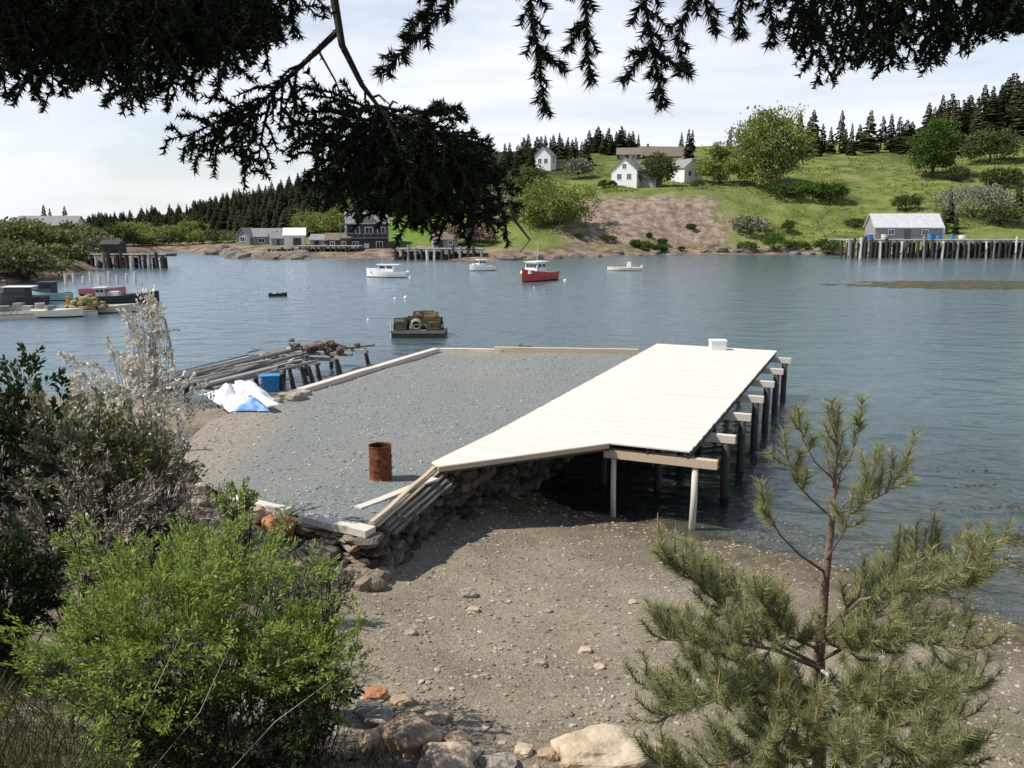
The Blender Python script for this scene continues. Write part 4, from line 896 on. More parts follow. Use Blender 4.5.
# fish shed on it
sh_ = house(904, 181.5, 13.2, 6.4, 2.5, 2.5, R(-4), 'fishing shed with long pale roof and grey walls on the timber wharf', wallm='grey', roofm='roofpale', name='fishing_shed', cat='shed', posz=PZ + .08, base=0, door=('f', -.2, 1.3, 2.1, 'glass'), wins=[('f', -3.4, 1.5, 1.0, .9), ('f', 3.2, 1.5, 1.0, .9)])
for i, (px, dy, r, h, m, lb) in enumerate([(869, .8, .75, 1.0, 'blue', 'blue fish tub on the wharf in front of the shed'), (884, .7, .6, 1.1, 'cream', 'cream fish tub before the shed between blue tub and door'), (930, 1.0, .55, 1.2, 'blue', 'blue tub at the shed corner on the timber wharf'), (938, .8, .5, .9, 'blue', 'smaller blue tub on the wharf past the shed corner'),
                                            (941, 5, .6, 2.3, 'white', 'tall white tank behind the shed end on the timber wharf'), (962, 1.0, .7, .9, 'white', 'white fish tub on the open wharf beyond the shed'), (952, 1.1, .45, .9, 'blue', 'blue drum by the white fish tub on the open wharf')]):
    x = far_x(px, 176 + dy, PZ); t = thing('fish_tub' if r > .5 and h < 2 else 'barrel' if h < 2 else 'tank', (x, 176 + dy, PZ + .08), lb, 'tub' if h < 2 else 'tank', 'tubs on the timber wharf')
    mb = MB()
    mb.lathe((0, 0, 0), [(0, 0), (r * .9, 0), (r, h * .3), (r, h * .9), (r * 1.06, h * .92), (r * 1.06, h), (r * .92, h), (r * .9, h * .86), (0, h * .85)], 12); mb.build('body', M[m], t, local=True)
    mb = MB(); mb.lathe((0, 0, 0), [(r * 1.07, h * .45), (r * 1.07, h * .5)], 12); mb.build('hoop', M['greywood'], t, local=True)
# stone-and-timber wharf in the middle distance
mx0, mx1 = far_x(394, 172, 2), far_x(484, 172, 2)
wharf('stone_wharf', 'low grey stone and timber wharf below the lawn', mx0, mx1, 169.5, 6, 2.0, 14)
mb = MB()
for k in range(46): mb.rock((rnd.uniform(mx0, mx0 + 10), 170.2 + rnd.uniform(0, 3), rnd.uniform(-.2, 1.5)), (rnd.uniform(.5, .9), rnd.uniform(.4, .8), rnd.uniform(.3, .5)), k, sub=1)
mb.build('stone_crib', M['farrock'], bpy.data.objects['stone_wharf'])
wx0, wx1 = far_x(300, 186, 2), far_x(360, 186, 2)
wharf('wharf', 'low dark timber wharf in front of the tall dark shingled house', wx0, wx1, 184, 6, 2.0, 12, pile='darkwood', mixp=('darkwood',))
wx0, wx1 = far_x(266, 186, 2), far_x(302, 186, 2)
wharf('wharf', 'short ruined dark wharf on the rocks below the white boathouse', wx0, wx1, 187, 4, 1.4, 9, pile='darkwood', mixp=('darkwood', 'greywood'))
lx0, lx1 = far_x(62, 143, 2), far_x(168, 143, 2)
wharf('wharf', 'old dark timber pier reaching out from the wooded cove head', lx0, lx1, 142, 5, 2.1, 18, wood='darkwood')
mb = MB(); mb.box((0, 0, 0), (3.0, 3, 1.6)); mb.add([(-1.7, -1.8, .8), (1.7, -1.8, .8), (1.7, 1.8, .8), (-1.7, 1.8, .8), (-1.7, 0, 1.5), (1.7, 0, 1.5)], [(0, 1, 5, 4), (2, 3, 4, 5), (1, 2, 5), (3, 0, 4)])
o = tag(mb.build('dark_shack', M['darkwood']), 'small dark shack on the old timber pier', 'shack'); o.location = (far_x(114, 145, 2), 145, 3.0)
# the pale piles standing in the cove
for k in range(9):
    px = 66 + k * 8.6; p = at(px, 284 - k * .35 - (k % 2), 0); mb = MB(); h = rnd.uniform(.9, 1.5); mb.tube([(p.x, p.y, -2), (p.x + rnd.uniform(-.12, .12), p.y, h)], .17, 7)
    o = mb.build('cove_pile', M['palewood']); tag(o, 'weathered pale pile standing in the row behind the docked boats', 'pile', 'row of piles behind the docked boats')
# floating dock with boats
dk0, dk1 = at(-60, 323, 0), at(98, 315, 0)
t = thing('floating_dock', tuple(dk0), 'grey floating dock in the cove with boats tied alongside', 'floating dock')
mb = MB(); d_ = (dk1 - dk0).normalized(); L_ = (dk1 - dk0).length; pv_ = Vector((-d_.y, d_.x, 0))
for k in range(int(L_ / .5)): c = dk0 + d_ * (k + .5) * .5; mb.bar(c + Vector((0, 0, .38)), c + pv_ * 3 + Vector((0, 0, .38)), .46, .07)
mb.build('decking', M['greywood'], t); mb = MB(); mb.bar(dk0 + Vector((0, 0, .15)) + pv_ * .15, dk1 + Vector((0, 0, .15)) + pv_ * .15, .3, .38); mb.bar(dk0 + Vector((0, 0, .15)) + pv_ * 2.8, dk1 + Vector((0, 0, .15)) + pv_ * 2.8, .3, .38); mb.build('float_log', M['palewood'], t)
p = at(56, 317, 0); sk = skiff((p.x, p.y, .05), R(4), 4.6, 1.7, .72, 'long cream skiff tied at the outer end of the floating dock', 'cream', motor=False)
p = at(106, 313, 0); sk2 = skiff((p.x, p.y + .6, 0), R(12), 5.0, 1.8, .75, 'white-topped dark workboat just beyond the cream skiff', 'palewood', motor=False)
p = at(118, 304, 0); lobster_boat((p.x, p.y + 1.5, 0), R(8), 6.6, 2.3, .9, 'long dark workboat with pale deck at the dock end', 'boat', 'antifoul', 'palewood', cab=(-.30, .14, .8), mast=False, name='workboat')
p = at(18, 304, 0); lobster_boat((p.x, p.y, 0), R(184), 5.2, 2.3, .95, 'dark boat with white wheelhouse roof tied in the cove', 'boat', 'antifoul', 'darkgrey', cab=(.0, .42, .95), mast=False, name='cabin_boat', roofm='white')
p = at(48, 300, 0); lobster_boat((p.x, p.y, 0), R(180), 4.4, 2.0, .95, 'teal-trimmed boat with dark cabin behind the cream skiff', 'boat', 'teal', 'darkgrey', cab=(.0, .34, 1.1), mast=False, name='cabin_boat')
p = at(104, 296, 0); skiff((p.x, p.y, .2), R(6), 4.6, 1.7, .8, 'pink-sided skiff behind the yellowish net heap', 'pink', motor=False)
p = at(83, 309, .5); mb = MB()
for k in range(90): mb.rock((p.x + max(-1.4, min(1.4, rnd.gauss(0, .7))), p.y + .8 + rnd.gauss(0, .4), .55 + abs(rnd.gauss(0, .40))), (.34, .3, .2), k, sub=1, rz=rnd.random() * 3)
tag(mb.build('net_heap', mat('yellow_net', [(.17, .14, .06), (.34, .29, .14)], 6, island=True)), 'yellowish heap of net piled on the dock beside the orange post', 'net')
mb = MB(); p = at(69, 314, 0); mb.box((p.x, p.y, .75), (.2, .2, 1.5)); mb.box((p.x, p.y, 1.52), (.27, .27, .06)); tag(mb.build('dock_post', M['orange']), 'short orange post at the end of the floating dock', 'post')
p = at(30, 311, .4); mb = MB()
for k in range(5): mb.box((p.x + k * .95 - 2, p.y + rnd.uniform(-.3, .3), .62 + .1 * (k % 2)), (.8, .7, .5 + .2 * (k % 2)), rnd.random(), taper=.92)
tag(mb.build('gear_stack', M['greywood']), 'row of grey gear crates along the floating dock', 'gear')

# shore rocks: things where they read as single outcrops
for i in range(50):
    px = [240, 249, 258, 266, 274, 283, 292, 301, 306, 296, 286, 276, 262, 252, 234, 228][i - 34] if i >= 34 else [236, 246, 256, 264, 272, 281, 290, 300, 310, 214, 222, 228, 505, 515, 525, 535, 690, 705, 720, 735, 750, 765, 780, 795, 810, 822, 832, 556, 575, 595, 618, 640, 655, 672][i]
    sh = np.interp(px, CK, [COLS[k][0] for k in CK]); Y = EYE / math.tan(PITCH + math.atan((sh - 384) / FPX)) + rnd.uniform(-2, 5) - (6 if 236 <= px <= 312 else 0)
    x = far_x(px, Y, 0); z = max(far_z(x, Y)[0], -.4); r = rnd.uniform(.8, 1.7) * (1.35 if 230 < px < 312 else 1)
    mb = MB(); mb.rock((0, 0, 0), (r * rnd.uniform(.9, 1.6), r, r * rnd.uniform(.4, .75)), i + 300, sub=2, rough=.4)
    o = mb.build('shore_rock', M['farrock']); o.location = (x, Y, z + .1); o.rotation_euler.z = rnd.random() * 3
    tag(o, 'dark rock of the outcrop below the grey shore houses' if px < 315 else 'rock on the far shore below the bare bluff or the green field' if px > 540 else 'rock on the far shore beside the red lobster boat', 'rock', 'rocks along the far shore' if px > 540 else 'rocks below the grey shore houses' if px < 315 else 'rocks behind the red lobster boat')
# drift log and rockweed bar
mb = MB(); n = 40
wb = at(985, 285, 0)
vs = []; fs = []
for j in range(13):
    for i in range(61):
        x = wb.x - 20 + 44 * i / 60; y = wb.y - 8 + 16 * j / 12
        e = 1 - ((i - 34) / 34) ** 2 - ((j - 6) / 6) ** 2 + .55 * fbm(x, y, .22, 4)
        vs.append((x, y, max(-.6, .16 * min(e, .8) - .03 + .05 * fbm(x, y, .9, 3))))
mb.add(vs, [(j * 61 + i, j * 61 + i + 1, (j + 1) * 61 + i + 1, (j + 1) * 61 + i) for j in range(12) for i in range(60)])
structure(mb.build('weedy_shoal_ground', mat('weedy_shoal', [(.02, .022, .012), (.055, .055, .025), (.14, .115, .055)], .9, .7, .6, 2), smooth=True))
# floating weed in the shallows on this side
P_ = []; D_ = []
for cx, cy, n_, sx, sy in ((985, 487, 24, .8, .2), (1012, 542, 240, .9, .3), (1004, 566, 90, .8, .2), (958, 470, 14, .6, .2), (1000, 508, 30, .8, .2)):
    c = at(cx, cy, 0)
    for k in range(n_): P_.append((c.x + rnd.gauss(0, sx), c.y + rnd.gauss(0, sy), .006 + rnd.random() * .02)); D_.append((rnd.gauss(0, 1), rnd.gauss(0, 1), rnd.uniform(-.02, .06)))
mb = MB(); P_ = np.repeat(np.array(P_), 3, 0) + nr.normal(size=(len(P_) * 3, 3)) * np.array([.09, .06, .003]); D_ = np.repeat(np.array(D_), 3, 0) + nr.normal(size=(len(D_) * 3, 3)) * np.array([.8, .8, .02]); mb.nq(leaf_quads(P_, D_, .17, .028), 4); structure(mb.build('seaweed', M['weed']), 'stuff')

# ------------------------------------------------------------------ spruces of the far shore
def spruce_meshes(seed, H=10.0, full=1.0, bare=.12, sparse=1.0):
    r = random.Random(seed); tr = MB(); tr.tube([(0, 0, -1), (0, 0, H * .5), (0, 0, H * .98)], [.17, .11, .02], 6)
    cr_ = MB(); z = H * bare; 
    while z < H * .985:
        t = (z - H * bare) / (H * (1 - bare)); Rr = (1.9 * (1 - t) ** .85 + .12) * full
        n = max(4, int((8 * (1 - t) + 5) * sparse))
        for k in range(n):
            a = r.random() * 6.283; L_ = Rr * r.uniform(.55, 1.15); dr = -.35 * L_ * r.uniform(.4, 1.2) + .1
            c, s_ = math.cos(a), math.sin(a); w_ = L_ * r.uniform(.26, .48) + .08
            def P(d, o, h): return (c * d - s_ * o, s_ * d + c * o, z + h)
            m = r.uniform(.45, .65)
            cr_.add([P(.03, 0, .12), P(L_ * m, w_, dr * m - .05), P(L_, 0, dr), P(L_ * m, -w_, dr * m - .05), P(L_ * m, 0, dr * m + .16)], [(0, 1, 4), (1, 2, 4), (2, 3, 4), (3, 0, 4)])
            cr_.add([P(L_ * .25, 0, dr * .2), P(L_ * .8, w_ * .3, dr * .8 - .42), P(L_ * .95, -w_ * .2, dr)], [(0, 1, 2)])
        z += H * r.uniform(.028, .045)
    return tr, cr_
PROTO = []
for i in range(6):
    tr, cr_ = spruce_meshes(40 + i, 10, (1.0, .8, 1.25, .95, 1.1, .8)[i], bare=.06 if i < 4 else .22, sparse=1.0 if i < 4 else .62)
    # small in the picture: trunk and crown in one mesh
    o = len(tr.v); cr_.add(tr.v, tr.f, 1)
    me = bpy.data.meshes.new('spruce_tree'); me.from_pydata([tuple(v) for v in cr_.v], [], cr_.f); me.materials.append(M['spruce']); me.materials.append(M['bark']); me.polygons.foreach_set('material_index', cr_.m); me.update(); PROTO.append(me)
def spruce(px, Y, h, label, group, kind=None, wide=1.0, z=None):
    x = far_x(px, Y, 15); zg = far_z(x, Y)[0] if z is None else z
    o = bpy.data.objects.new('spruce_tree', PROTO[rnd.randrange(4) if kind is None else kind]); C.objects.link(o); o.location = (x, Y, zg - .2)
    k = h / 10; o.scale = (k * wide * rnd.uniform(.72, 1.25), k * wide * rnd.uniform(.72, 1.25), k); o.rotation_euler = (rnd.gauss(0, .025), rnd.gauss(0, .025), rnd.random() * 6.28)
    return tag(o, label, 'tree', group)
g1 = 'spruces of the wood on the long slope across the cove'
l1 = 'dark spruce standing in the dense wood on the long slope across the cove'
n = 0
for i in range(174):
    px = 84 + 318 * ((i * .6180339) % 1.0)
    sh = np.interp(px, [84, 170, 210, 250, 330, 402], [205, 246, 236, 226, 226, 250]); Y = sh + (422 - sh) * ((i + .5) / 174) ** 1.15
    spruce(px, Y, rnd.uniform(5.6, 9.0) * float(np.interp(px, [84, 150, 250, 340], [.5, .62, .85, 1.1])), l1, g1, wide=1.75)
g2 = 'spruces of the wood behind the small white house'; l2 = 'dark spruce in the wood on the ridge behind the small white house'
for i in range(58):
    px = 400 + 240 * ((i * .6180339 + .3) % 1.0); Y = np.interp(px, [400, 480, 540, 600, 640], [265, 262, 285, 300, 320]) + rnd.random() * 95
    if 535 < px < 562 and Y < 310: Y = 312 + rnd.random() * 40
    if px > 600 and Y < 325: Y += 35
    spruce(px, Y, rnd.uniform(7.0, 10.5) * (1.15 if 590 < px < 625 else 1), l2, g2, wide=1.6)
# the rest of that far wood, past counting
AV = []; AF = []; AM = []; no = 0
PV = [np.array([v.co[:] for v in p.vertices]) for p in PROTO]; PF = [[tuple(f.vertices) for f in p.polygons] for p in PROTO]; PM = [[f.material_index for f in p.polygons] for p in PROTO]
for i in range(430):
    px = rnd.uniform(84, 480); sh = np.interp(px, [84, 170, 210, 250, 330, 402, 480], [212, 252, 240, 232, 236, 262, 272]); Y = sh + (432 - sh) * rnd.random() ** .8
    h = rnd.uniform(5.0, 8.8) * float(np.interp(px, [84, 150, 250, 340], [.5, .62, .85, 1.1])); x = far_x(px, Y, 15); zg = far_z(x, Y)[0]; j = rnd.randrange(4); a = rnd.random() * 6.28; k = h / 10; wd = k * rnd.uniform(1.3, 2.1)
    v = PV[j]; c_, s__ = math.cos(a), math.sin(a); AV.append(np.stack([(v[:, 0] * c_ - v[:, 1] * s__) * wd + x, (v[:, 0] * s__ + v[:, 1] * c_) * wd + Y, v[:, 2] * k + zg - .2], 1))
    AF += [tuple(q + no for q in f) for f in PF[j]]; AM += PM[j]; no += len(v)
mb = MB(); mb.v = list(map(tuple, np.concatenate(AV))); mb.f = AF; mb.m = AM; mb.n = no; structure(mb.build('far_woods', [M['spruce'], M['bark']]), 'stuff')
g3 = 'row of tall spruces along the top of the green field'; l3 = 'tall dark spruce in the row along the top of the green field'
for px, h in ((808, 16), (820, 11), (836, 15.5), (848, 11.5), (864, 15.5), (876, 12.5), (887, 13.5), (895, 12.5), (906, 11), (842, 9), (857, 10), (815, 10), (828, 10), (901, 12)):
    spruce(px + rnd.uniform(-1, 1), 302 + rnd.uniform(-6, 10), h * .93, l3, g3, kind=rnd.choice((0, 2, 1, 5)), wide=1.45)
g4 = 'spruces of the dark wood above the round green tree'; l4 = 'big dark spruce in the wood on the hilltop beyond the round green tree'
for i in range(38):
    px = 922 + 150 * ((i * .6180339) % 1.0); Y = 285 + rnd.random() * 45
    spruce(px, Y, np.interp(px, [915, 940, 1000, 1070], [12, 15, 19, 21]) * rnd.uniform(.85, 1.12), l4, g4, wide=1.6)
for px, Y, h, lb in ((746, 285, 15.5, 'tall pale spire-like spruce just left of the big maple top'), (727, 300, 12, 'slim grey spruce on the skyline between the white houses and the maple'), (687, 310, 11, 'dark spruce rising behind the white house by the maple'), (690, 330, 10, 'smaller dark spruce behind the white house by the maple'), (680, 335, 9, 'lowest dark spruce behind the long brown roof'), (796, 300, 15.5, 'tall spruce just beside the big maple crown, first of the skyline row'),
                     (953, 196, 8.5, 'dark spruce on the shore slope behind the pale roofed shed'), (947, 193, 6, 'lower dark spruce touching the shed end'), (960, 192, 5, 'short dark spruce at the foot of the grey thicket by the shed'), (41, 236, 9, 'lone spruce tip above the cream building'), (48, 240, 8, 'second spruce tip above the cream building'), (62, 235, 9, 'spruce at the end of the cream building'),
                     (1020, 205, 9, 'dark spruce at the edge of the picture above the timber wharf'), (1004, 212, 6, 'small dark spruce on the slope above the open wharf')):
    spruce(px, Y, h, lb, None, kind=4 if 'slim' in lb or 'pale' in lb else 0)

# ------------------------------------------------------------------ broad trees and bushes
def crown_points(c, r, nclump, nleaf, clump_r, flat=.9, shell=.55, seed=0, low=-0.6, lump=.22, lobes=0, lobe_r=.15):
    g = np.random.default_rng(seed); d = g.normal(size=(nclump * 3, 3)); d /= np.linalg.norm(d, axis=1, keepdims=True); d = d[d[:, 2] > low][:nclump]
    if lobes:
        ld = d[:lobes] * g.uniform(.6, .9, (min(lobes, len(d)), 1)); pick = ld[g.integers(0, len(ld), len(d))]; q_ = pick + g.normal(size=(len(d), 3)) * lobe_r * np.array([1, 1, .75]); q_ = q_[q_[:, 2] > low - .15]
        k = np.linalg.norm(q_, axis=1, keepdims=True); d = q_ / np.maximum(k, 1e-6)
    else: k = g.uniform(shell, 1.0, (len(d), 1)) ** .6
    lump = 1 + lump * np.sin(d[:, :1] * 4 + seed) * np.cos(d[:, 1:2] * 5 + seed * 2 + d[:, 2:] * 3)
    cen = np.array(c) + d * k * lump * np.array(r)
    P = []; D = []
    for q in cen:
        m = int(nleaf * g.uniform(.5, 1.4)); v = g.normal(size=(m, 3)) * clump_r * g.uniform(.6, 1.3) * np.array([1, 1, .6])
        P.append(q + v); D.append(g.normal(size=(m, 3)) * .8 + (q - np.array(c)) / np.array(r) + np.array([0, 0, .1]))
    return cen, np.concatenate(P), np.concatenate(D)
def leafy(name, label, cat, base, c, r, m, nclump, nleaf, clump_r, leaf, trunk_r, bark='bark', seed=1, shell=.5, low=-.6, group=None, nstem=10, multi=False, part_names=('trunk', 'crown'), lobes=0):
    """c and r are the crown's centre over the base, and its radii"""
    t = thing(name, tuple(base), label, cat, group); g = random.Random(seed)
    cen, P, D = crown_points(c, r, nclump, nleaf, clump_r, seed=seed, shell=shell, low=low, lobes=lobes)
    mb = MB()
    if not multi: mb.tube([(0, 0, -.5), (.05 * c[2], 0, c[2] * .4), (c[0], c[1], c[2])], [trunk_r * 1.2, trunk_r * .9, trunk_r * .45], 8)
    for q in g.sample(list(map(tuple, cen)), min(nstem, len(cen))):
        q = Vector(q); a = Vector((c[0] * .5, c[1] * .5, c[2] * g.uniform(.3, .8))) if not multi else Vector((g.gauss(0, .12) * r[0], g.gauss(0, .12) * r[1], -.1))
        mid = a.lerp(q, .5) + Vector((g.gauss(0, .06) * r[0], g.gauss(0, .06) * r[0], .08 * r[2])); k = .4 if not multi else 1
        mb.tube([a, mid, q], [trunk_r * k, trunk_r * k * .6, trunk_r * k * .2], 5, cap=False)
    mb.build(part_names[0], M[bark], t, local=True)
    mb = MB(); mb.nq(leaf_quads(P, D, leaf[0], leaf[1]), 4)
    mb.build(part_names[1], M[m], t, local=True); return t
def far_leafy(px, Y, w_, h, label, cat, m, name='broadleaf_tree', trunkfrac=.25, seed=1, dens=1.0, leaf=.75, group=None, multi=False, low=-.6, zoff=0.0):
    x = far_x(px, Y, 12); z = far_z(x, Y)[0] + zoff; tf = h * trunkfrac
    rz_ = (h - tf) / 2 * .92; vol = (w_ * w_ * h) ** (1 / 3)
    nc = int(150 * dens); cr_ = vol * (.078 if dens < 1.9 else .052)
    return leafy(name, label, cat, (x, Y, z), (0, 0, tf + rz_), (w_ / 2 * .93, w_ / 2 * .93, rz_), m, nc, 24, cr_, (leaf, leaf * .62), .03 * h if not multi else .02 * h, seed=seed, group=group, multi=multi, low=low, lobes=int(16 + 8 * dens) if dens > 1.9 else 0, part_names=('trunk', 'crown') if not multi else ('stems', 'foliage'))
far_leafy(766, 235, 19, 20.5, 'huge light green maple with a domed crown at the top of the bluff', 'tree', 'farleaf', 'maple_tree', .03, 3, 6.0, .68, low=-.85)
far_leafy(718, 243, 13, 11.5, 'lower light green tree leaning against the huge maple', 'tree', 'farleaf', 'maple_tree', .02, 4, 3.2, .62, low=-.85)
far_leafy(929, 246, 12.8, 17.5, 'round deep green tree alone on the upper field', 'tree', 'farleaf2', 'broadleaf_tree', .05, 5, 3.2, .65, low=-.8)
far_leafy(985, 262, 14, 10.0, 'rounded pale olive tree at the wood edge beyond the round green tree', 'tree', 'farbush', 'broadleaf_tree', .05, 6, 1.5, .75)
far_leafy(556, 205, 19, 11.5, 'broad yellow-green bush spreading over the shore by the bare bluff', 'bush', 'farleaf', 'bush', .0, 7, 4.0, .6, multi=True, low=-.7, zoff=-1.2)
far_leafy(657, 238, 8.5, 8.5, 'round olive tree between the two white houses', 'tree', 'farbush', 'broadleaf_tree', .1, 8, 1.2, .6)
far_leafy(578, 262, 8, 6, 'pale grey-green tree by the small white house', 'tree', 'greybush', 'broadleaf_tree', .1, 9, 1.0, .6)
far_leafy(534, 225, 9, 10, 'grey-green bush behind the broad yellow-green bush', 'bush', 'farbush', 'bush', .05, 10, 1.2, .6, multi=True)
far_leafy(975, 205, 16, 7.5, 'grey half-bare thicket on the slope above the open wharf', 'thicket', 'greybush', 'thicket', 0, 11, 1.6, .45, multi=True, low=-.3)
far_leafy(1005, 197, 8, 4.5, 'low green bush on the slope at the wharf landing', 'bush', 'farbush', 'bush', 0, 12, 1.0, .5, multi=True, low=-.2)
for i, (px, Y, w_, h, lb, m) in enumerate([(782, 226, 8, 3.0, 'dark low bush under the huge maple, nearest its trunk', 'farleaf2'), (805, 226, 9, 3.4, 'dark low bush midway in the row beside the maple', 'farleaf2'), (830, 226, 9, 3.6, 'dark low bush at the outer end of the row beside the maple', 'farleaf2'),
        (908, 214, 6, 4.2, 'dark rounded shrub alone in the middle of the field', 'farbush'), (900, 216, 4, 3.4, 'small dark shrub touching the rounded one in mid field', 'farbush'), (857, 207, 5, 2.0, 'low olive shrub in the lower field above the shed', 'farbush'),
        (752, 206, 8, 3.5, 'greyish bare bush at the edge of the bluff', 'greybush'), (778, 196, 5, 4.2, 'dark green shrub on the shore bank below the field', 'farleaf2'), (750, 196, 5, 2.2, 'low shrub on the shore bank by the bluff foot', 'farbush'), (800, 197, 6, 1.8, 'wide dark shrub on the shore bank', 'farleaf2'),
        (830, 196, 6, 1.9, 'dark shrub on the shore bank before the wharf end', 'farleaf2'), (836, 190, 5, 2.0, 'shrub at the very end of the timber wharf', 'farbush'), (637, 197, 2.5, 1.6, 'little dark shrub low on the bare bluff', 'farleaf2'), (650, 195, 3, 1.8, 'dark shrub near the bottom of the bare bluff', 'farleaf2'), (662, 195, 2.6, 1.8, 'last dark shrub along the bare bluff foot', 'farleaf2'),
        (608, 198, 4, 1.2, 'flat olive shrub on the lower bluff', 'farbush'), (692, 207, 2.2, 1.3, 'tiny shrub high on the bare bluff', 'farleaf2'), (603, 235, 2.6, 2.2, 'dark shrub on the grass in front of the white gabled house', 'farleaf2'), (612, 236, 2.0, 1.7, 'second dark shrub on the grass before the white gabled house', 'farleaf2'),
        (697, 230, 4, 2.2, 'dark shrub on the bluff top near the maple', 'farbush'), (1000, 232, 10, 4.0, 'olive shrub on the upper field at the edge of the wood', 'farbush'), (956, 240, 6, 4.2, 'bush at the foot of the round green tree', 'farbush'), (790, 206, 2.5, 3.2, 'slim dark shrub in the lower field', 'farleaf2'),
        (340, 216, 9, 7, 'yellow-green bush behind the small white boathouse', 'farleaf'), (318, 220, 8, 6, 'light green bush between boathouse and dark house', 'farleaf'), (350, 226, 6, 9, 'tall light green tree by the dark shingled house', 'farleaf'), (275, 208, 5, 2.8, 'olive bush on the rocks below the long grey house', 'farbush'), (308, 232, 8, 6, 'green bush under the spruces behind the boathouse', 'farleaf'),
        (440, 200, 6, 3.5, 'green bush at the edge of the bright lawn', 'farleaf'), (425, 220, 5, 5, 'pale bush at the top of the bright lawn', 'farbush'), (470, 190, 10, 4, 'pinkish brown bush behind the stone wharf', 'pinkbrush'), (130, 228, 10, 5, 'bright green bush at the far waterline of the cove', 'farleaf'), (165, 246, 12, 4, 'light green bush at the narrow head of the cove', 'farleaf'), (190, 262, 9, 5, 'green bush at the foot of the long wooded slope', 'farleaf'), (110, 205, 9, 4.5, 'rounded dark bush at the root of the old timber pier', 'farleaf2'),
        (120, 207, 9, 3.2, 'low olive bush at the waterline beyond the old timber pier', 'farbush'), (136, 216, 8, 3.4, 'yellow-green bush at the waterline beyond the pier end', 'farleaf'), (150, 224, 9, 3.0, 'olive bush at the narrow cove head', 'olive'), (178, 222, 9, 3.0, 'low green bush on the shore below the wooded slope', 'farbush'), (200, 222, 8, 3.4, 'pale green bush on the shore short of the grey houses', 'farleaf'), (216, 217, 7, 3.0, 'olive bush at the outer end of the dark outcrop', 'farbush'), (232, 214, 6, 2.6, 'small olive bush behind the dark outcrop', 'olive'), (490, 218, 11, 8, 'grey-green bush on the slope left of the broad yellow-green bush', 'greybush'), (507, 238, 10, 7, 'olive bush above the grey-green one on the slope', 'farbush'), (465, 240, 11, 7, 'yellow-green bush at the wood edge above the bright lawn', 'farleaf'), (440, 246, 9, 6, 'dark green bush at the wood edge above the bright lawn', 'farleaf2'), (525, 212, 8, 5, 'low olive bush touching the foot of the broad yellow-green bush', 'olive'), (80, 178, 10, 4.2, 'olive bush on the cove shore above the old pier', 'olive'), (-4, 113, 9, 4.4, 'olive bush crowding the cove shore at the edge of the picture above the docked boats', 'olive'), (14, 116, 8, 4.0, 'olive-green bush on the cove shore directly above the dark boat with the white roof', 'olive'), (30, 122, 8, 2.8, 'yellow-olive bush on the cove shore above the orange post', 'olive'), (52, 134, 8, 2.4, 'grey-green bush on the cove shore above the net heap', 'farbush'), (45, 168, 11, 3.4, 'olive green bush on the near cove shore', 'olive'), (15, 160, 12, 5.0, 'big olive bush at the edge of the picture on the cove shore', 'olive'), (66, 195, 8, 4.5, 'dull green bush below the cream building', 'farbush'), (22, 205, 10, 4.5, 'dull green tree beside the cream building', 'farbush'), (95, 165, 8, 2.8, 'brownish low bush by the old pier', 'greybush')]):
    far_leafy(px, Y, w_, h, lb, 'bush', m, 'bush', 0, 30 + i, max(.45, min(1.2, w_ * h / 40)), max(.3, min(.7, w_ * .07)), multi=True, low=-.25)

P_ = []; D_ = []
while len(P_) < 26000:
    px = rnd.uniform(560, 1030); Y = rnd.uniform(194, 300); x = far_x(px, Y, 12); z, u, s_ = far_z(x, Y)
    if (560 < u < 735 and Y < 224) or z < 2.2: continue
    if mn.noise(Vector((x * .07, Y * .07, 8))) + .5 * mn.noise(Vector((x * .3, Y * .3, 2))) < -.05: continue
    for k in range(7): P_.append((x + rnd.gauss(0, .5), Y + rnd.gauss(0, .5), z - .05)); D_.append((rnd.gauss(0, .5), rnd.gauss(0, .5), 1))
mb = MB(); mb.nq(leaf_quads(np.array(P_), np.array(D_), .42, .26), 4); structure(mb.build('field_grass', mat('field_weeds', [(.10, .13, .034), (.165, .20, .052), (.24, .235, .095)], .15, island=True, transl=.2)), 'stuff')

for i in range(7):
    px = rnd.uniform(575, 715); Y = rnd.uniform(195, 204)
    far_leafy(px, Y, rnd.uniform(1.0, 2.2), rnd.uniform(.6, 1.4), 'small scrubby plant rooted on the bare gravel bluff', 'plant', 'farbush' if i % 2 else 'farleaf2', 'scrub_plant', 0, 200 + i, .3, .3, multi=True, low=-.25, group='scrubby plants on the bare gravel bluff')

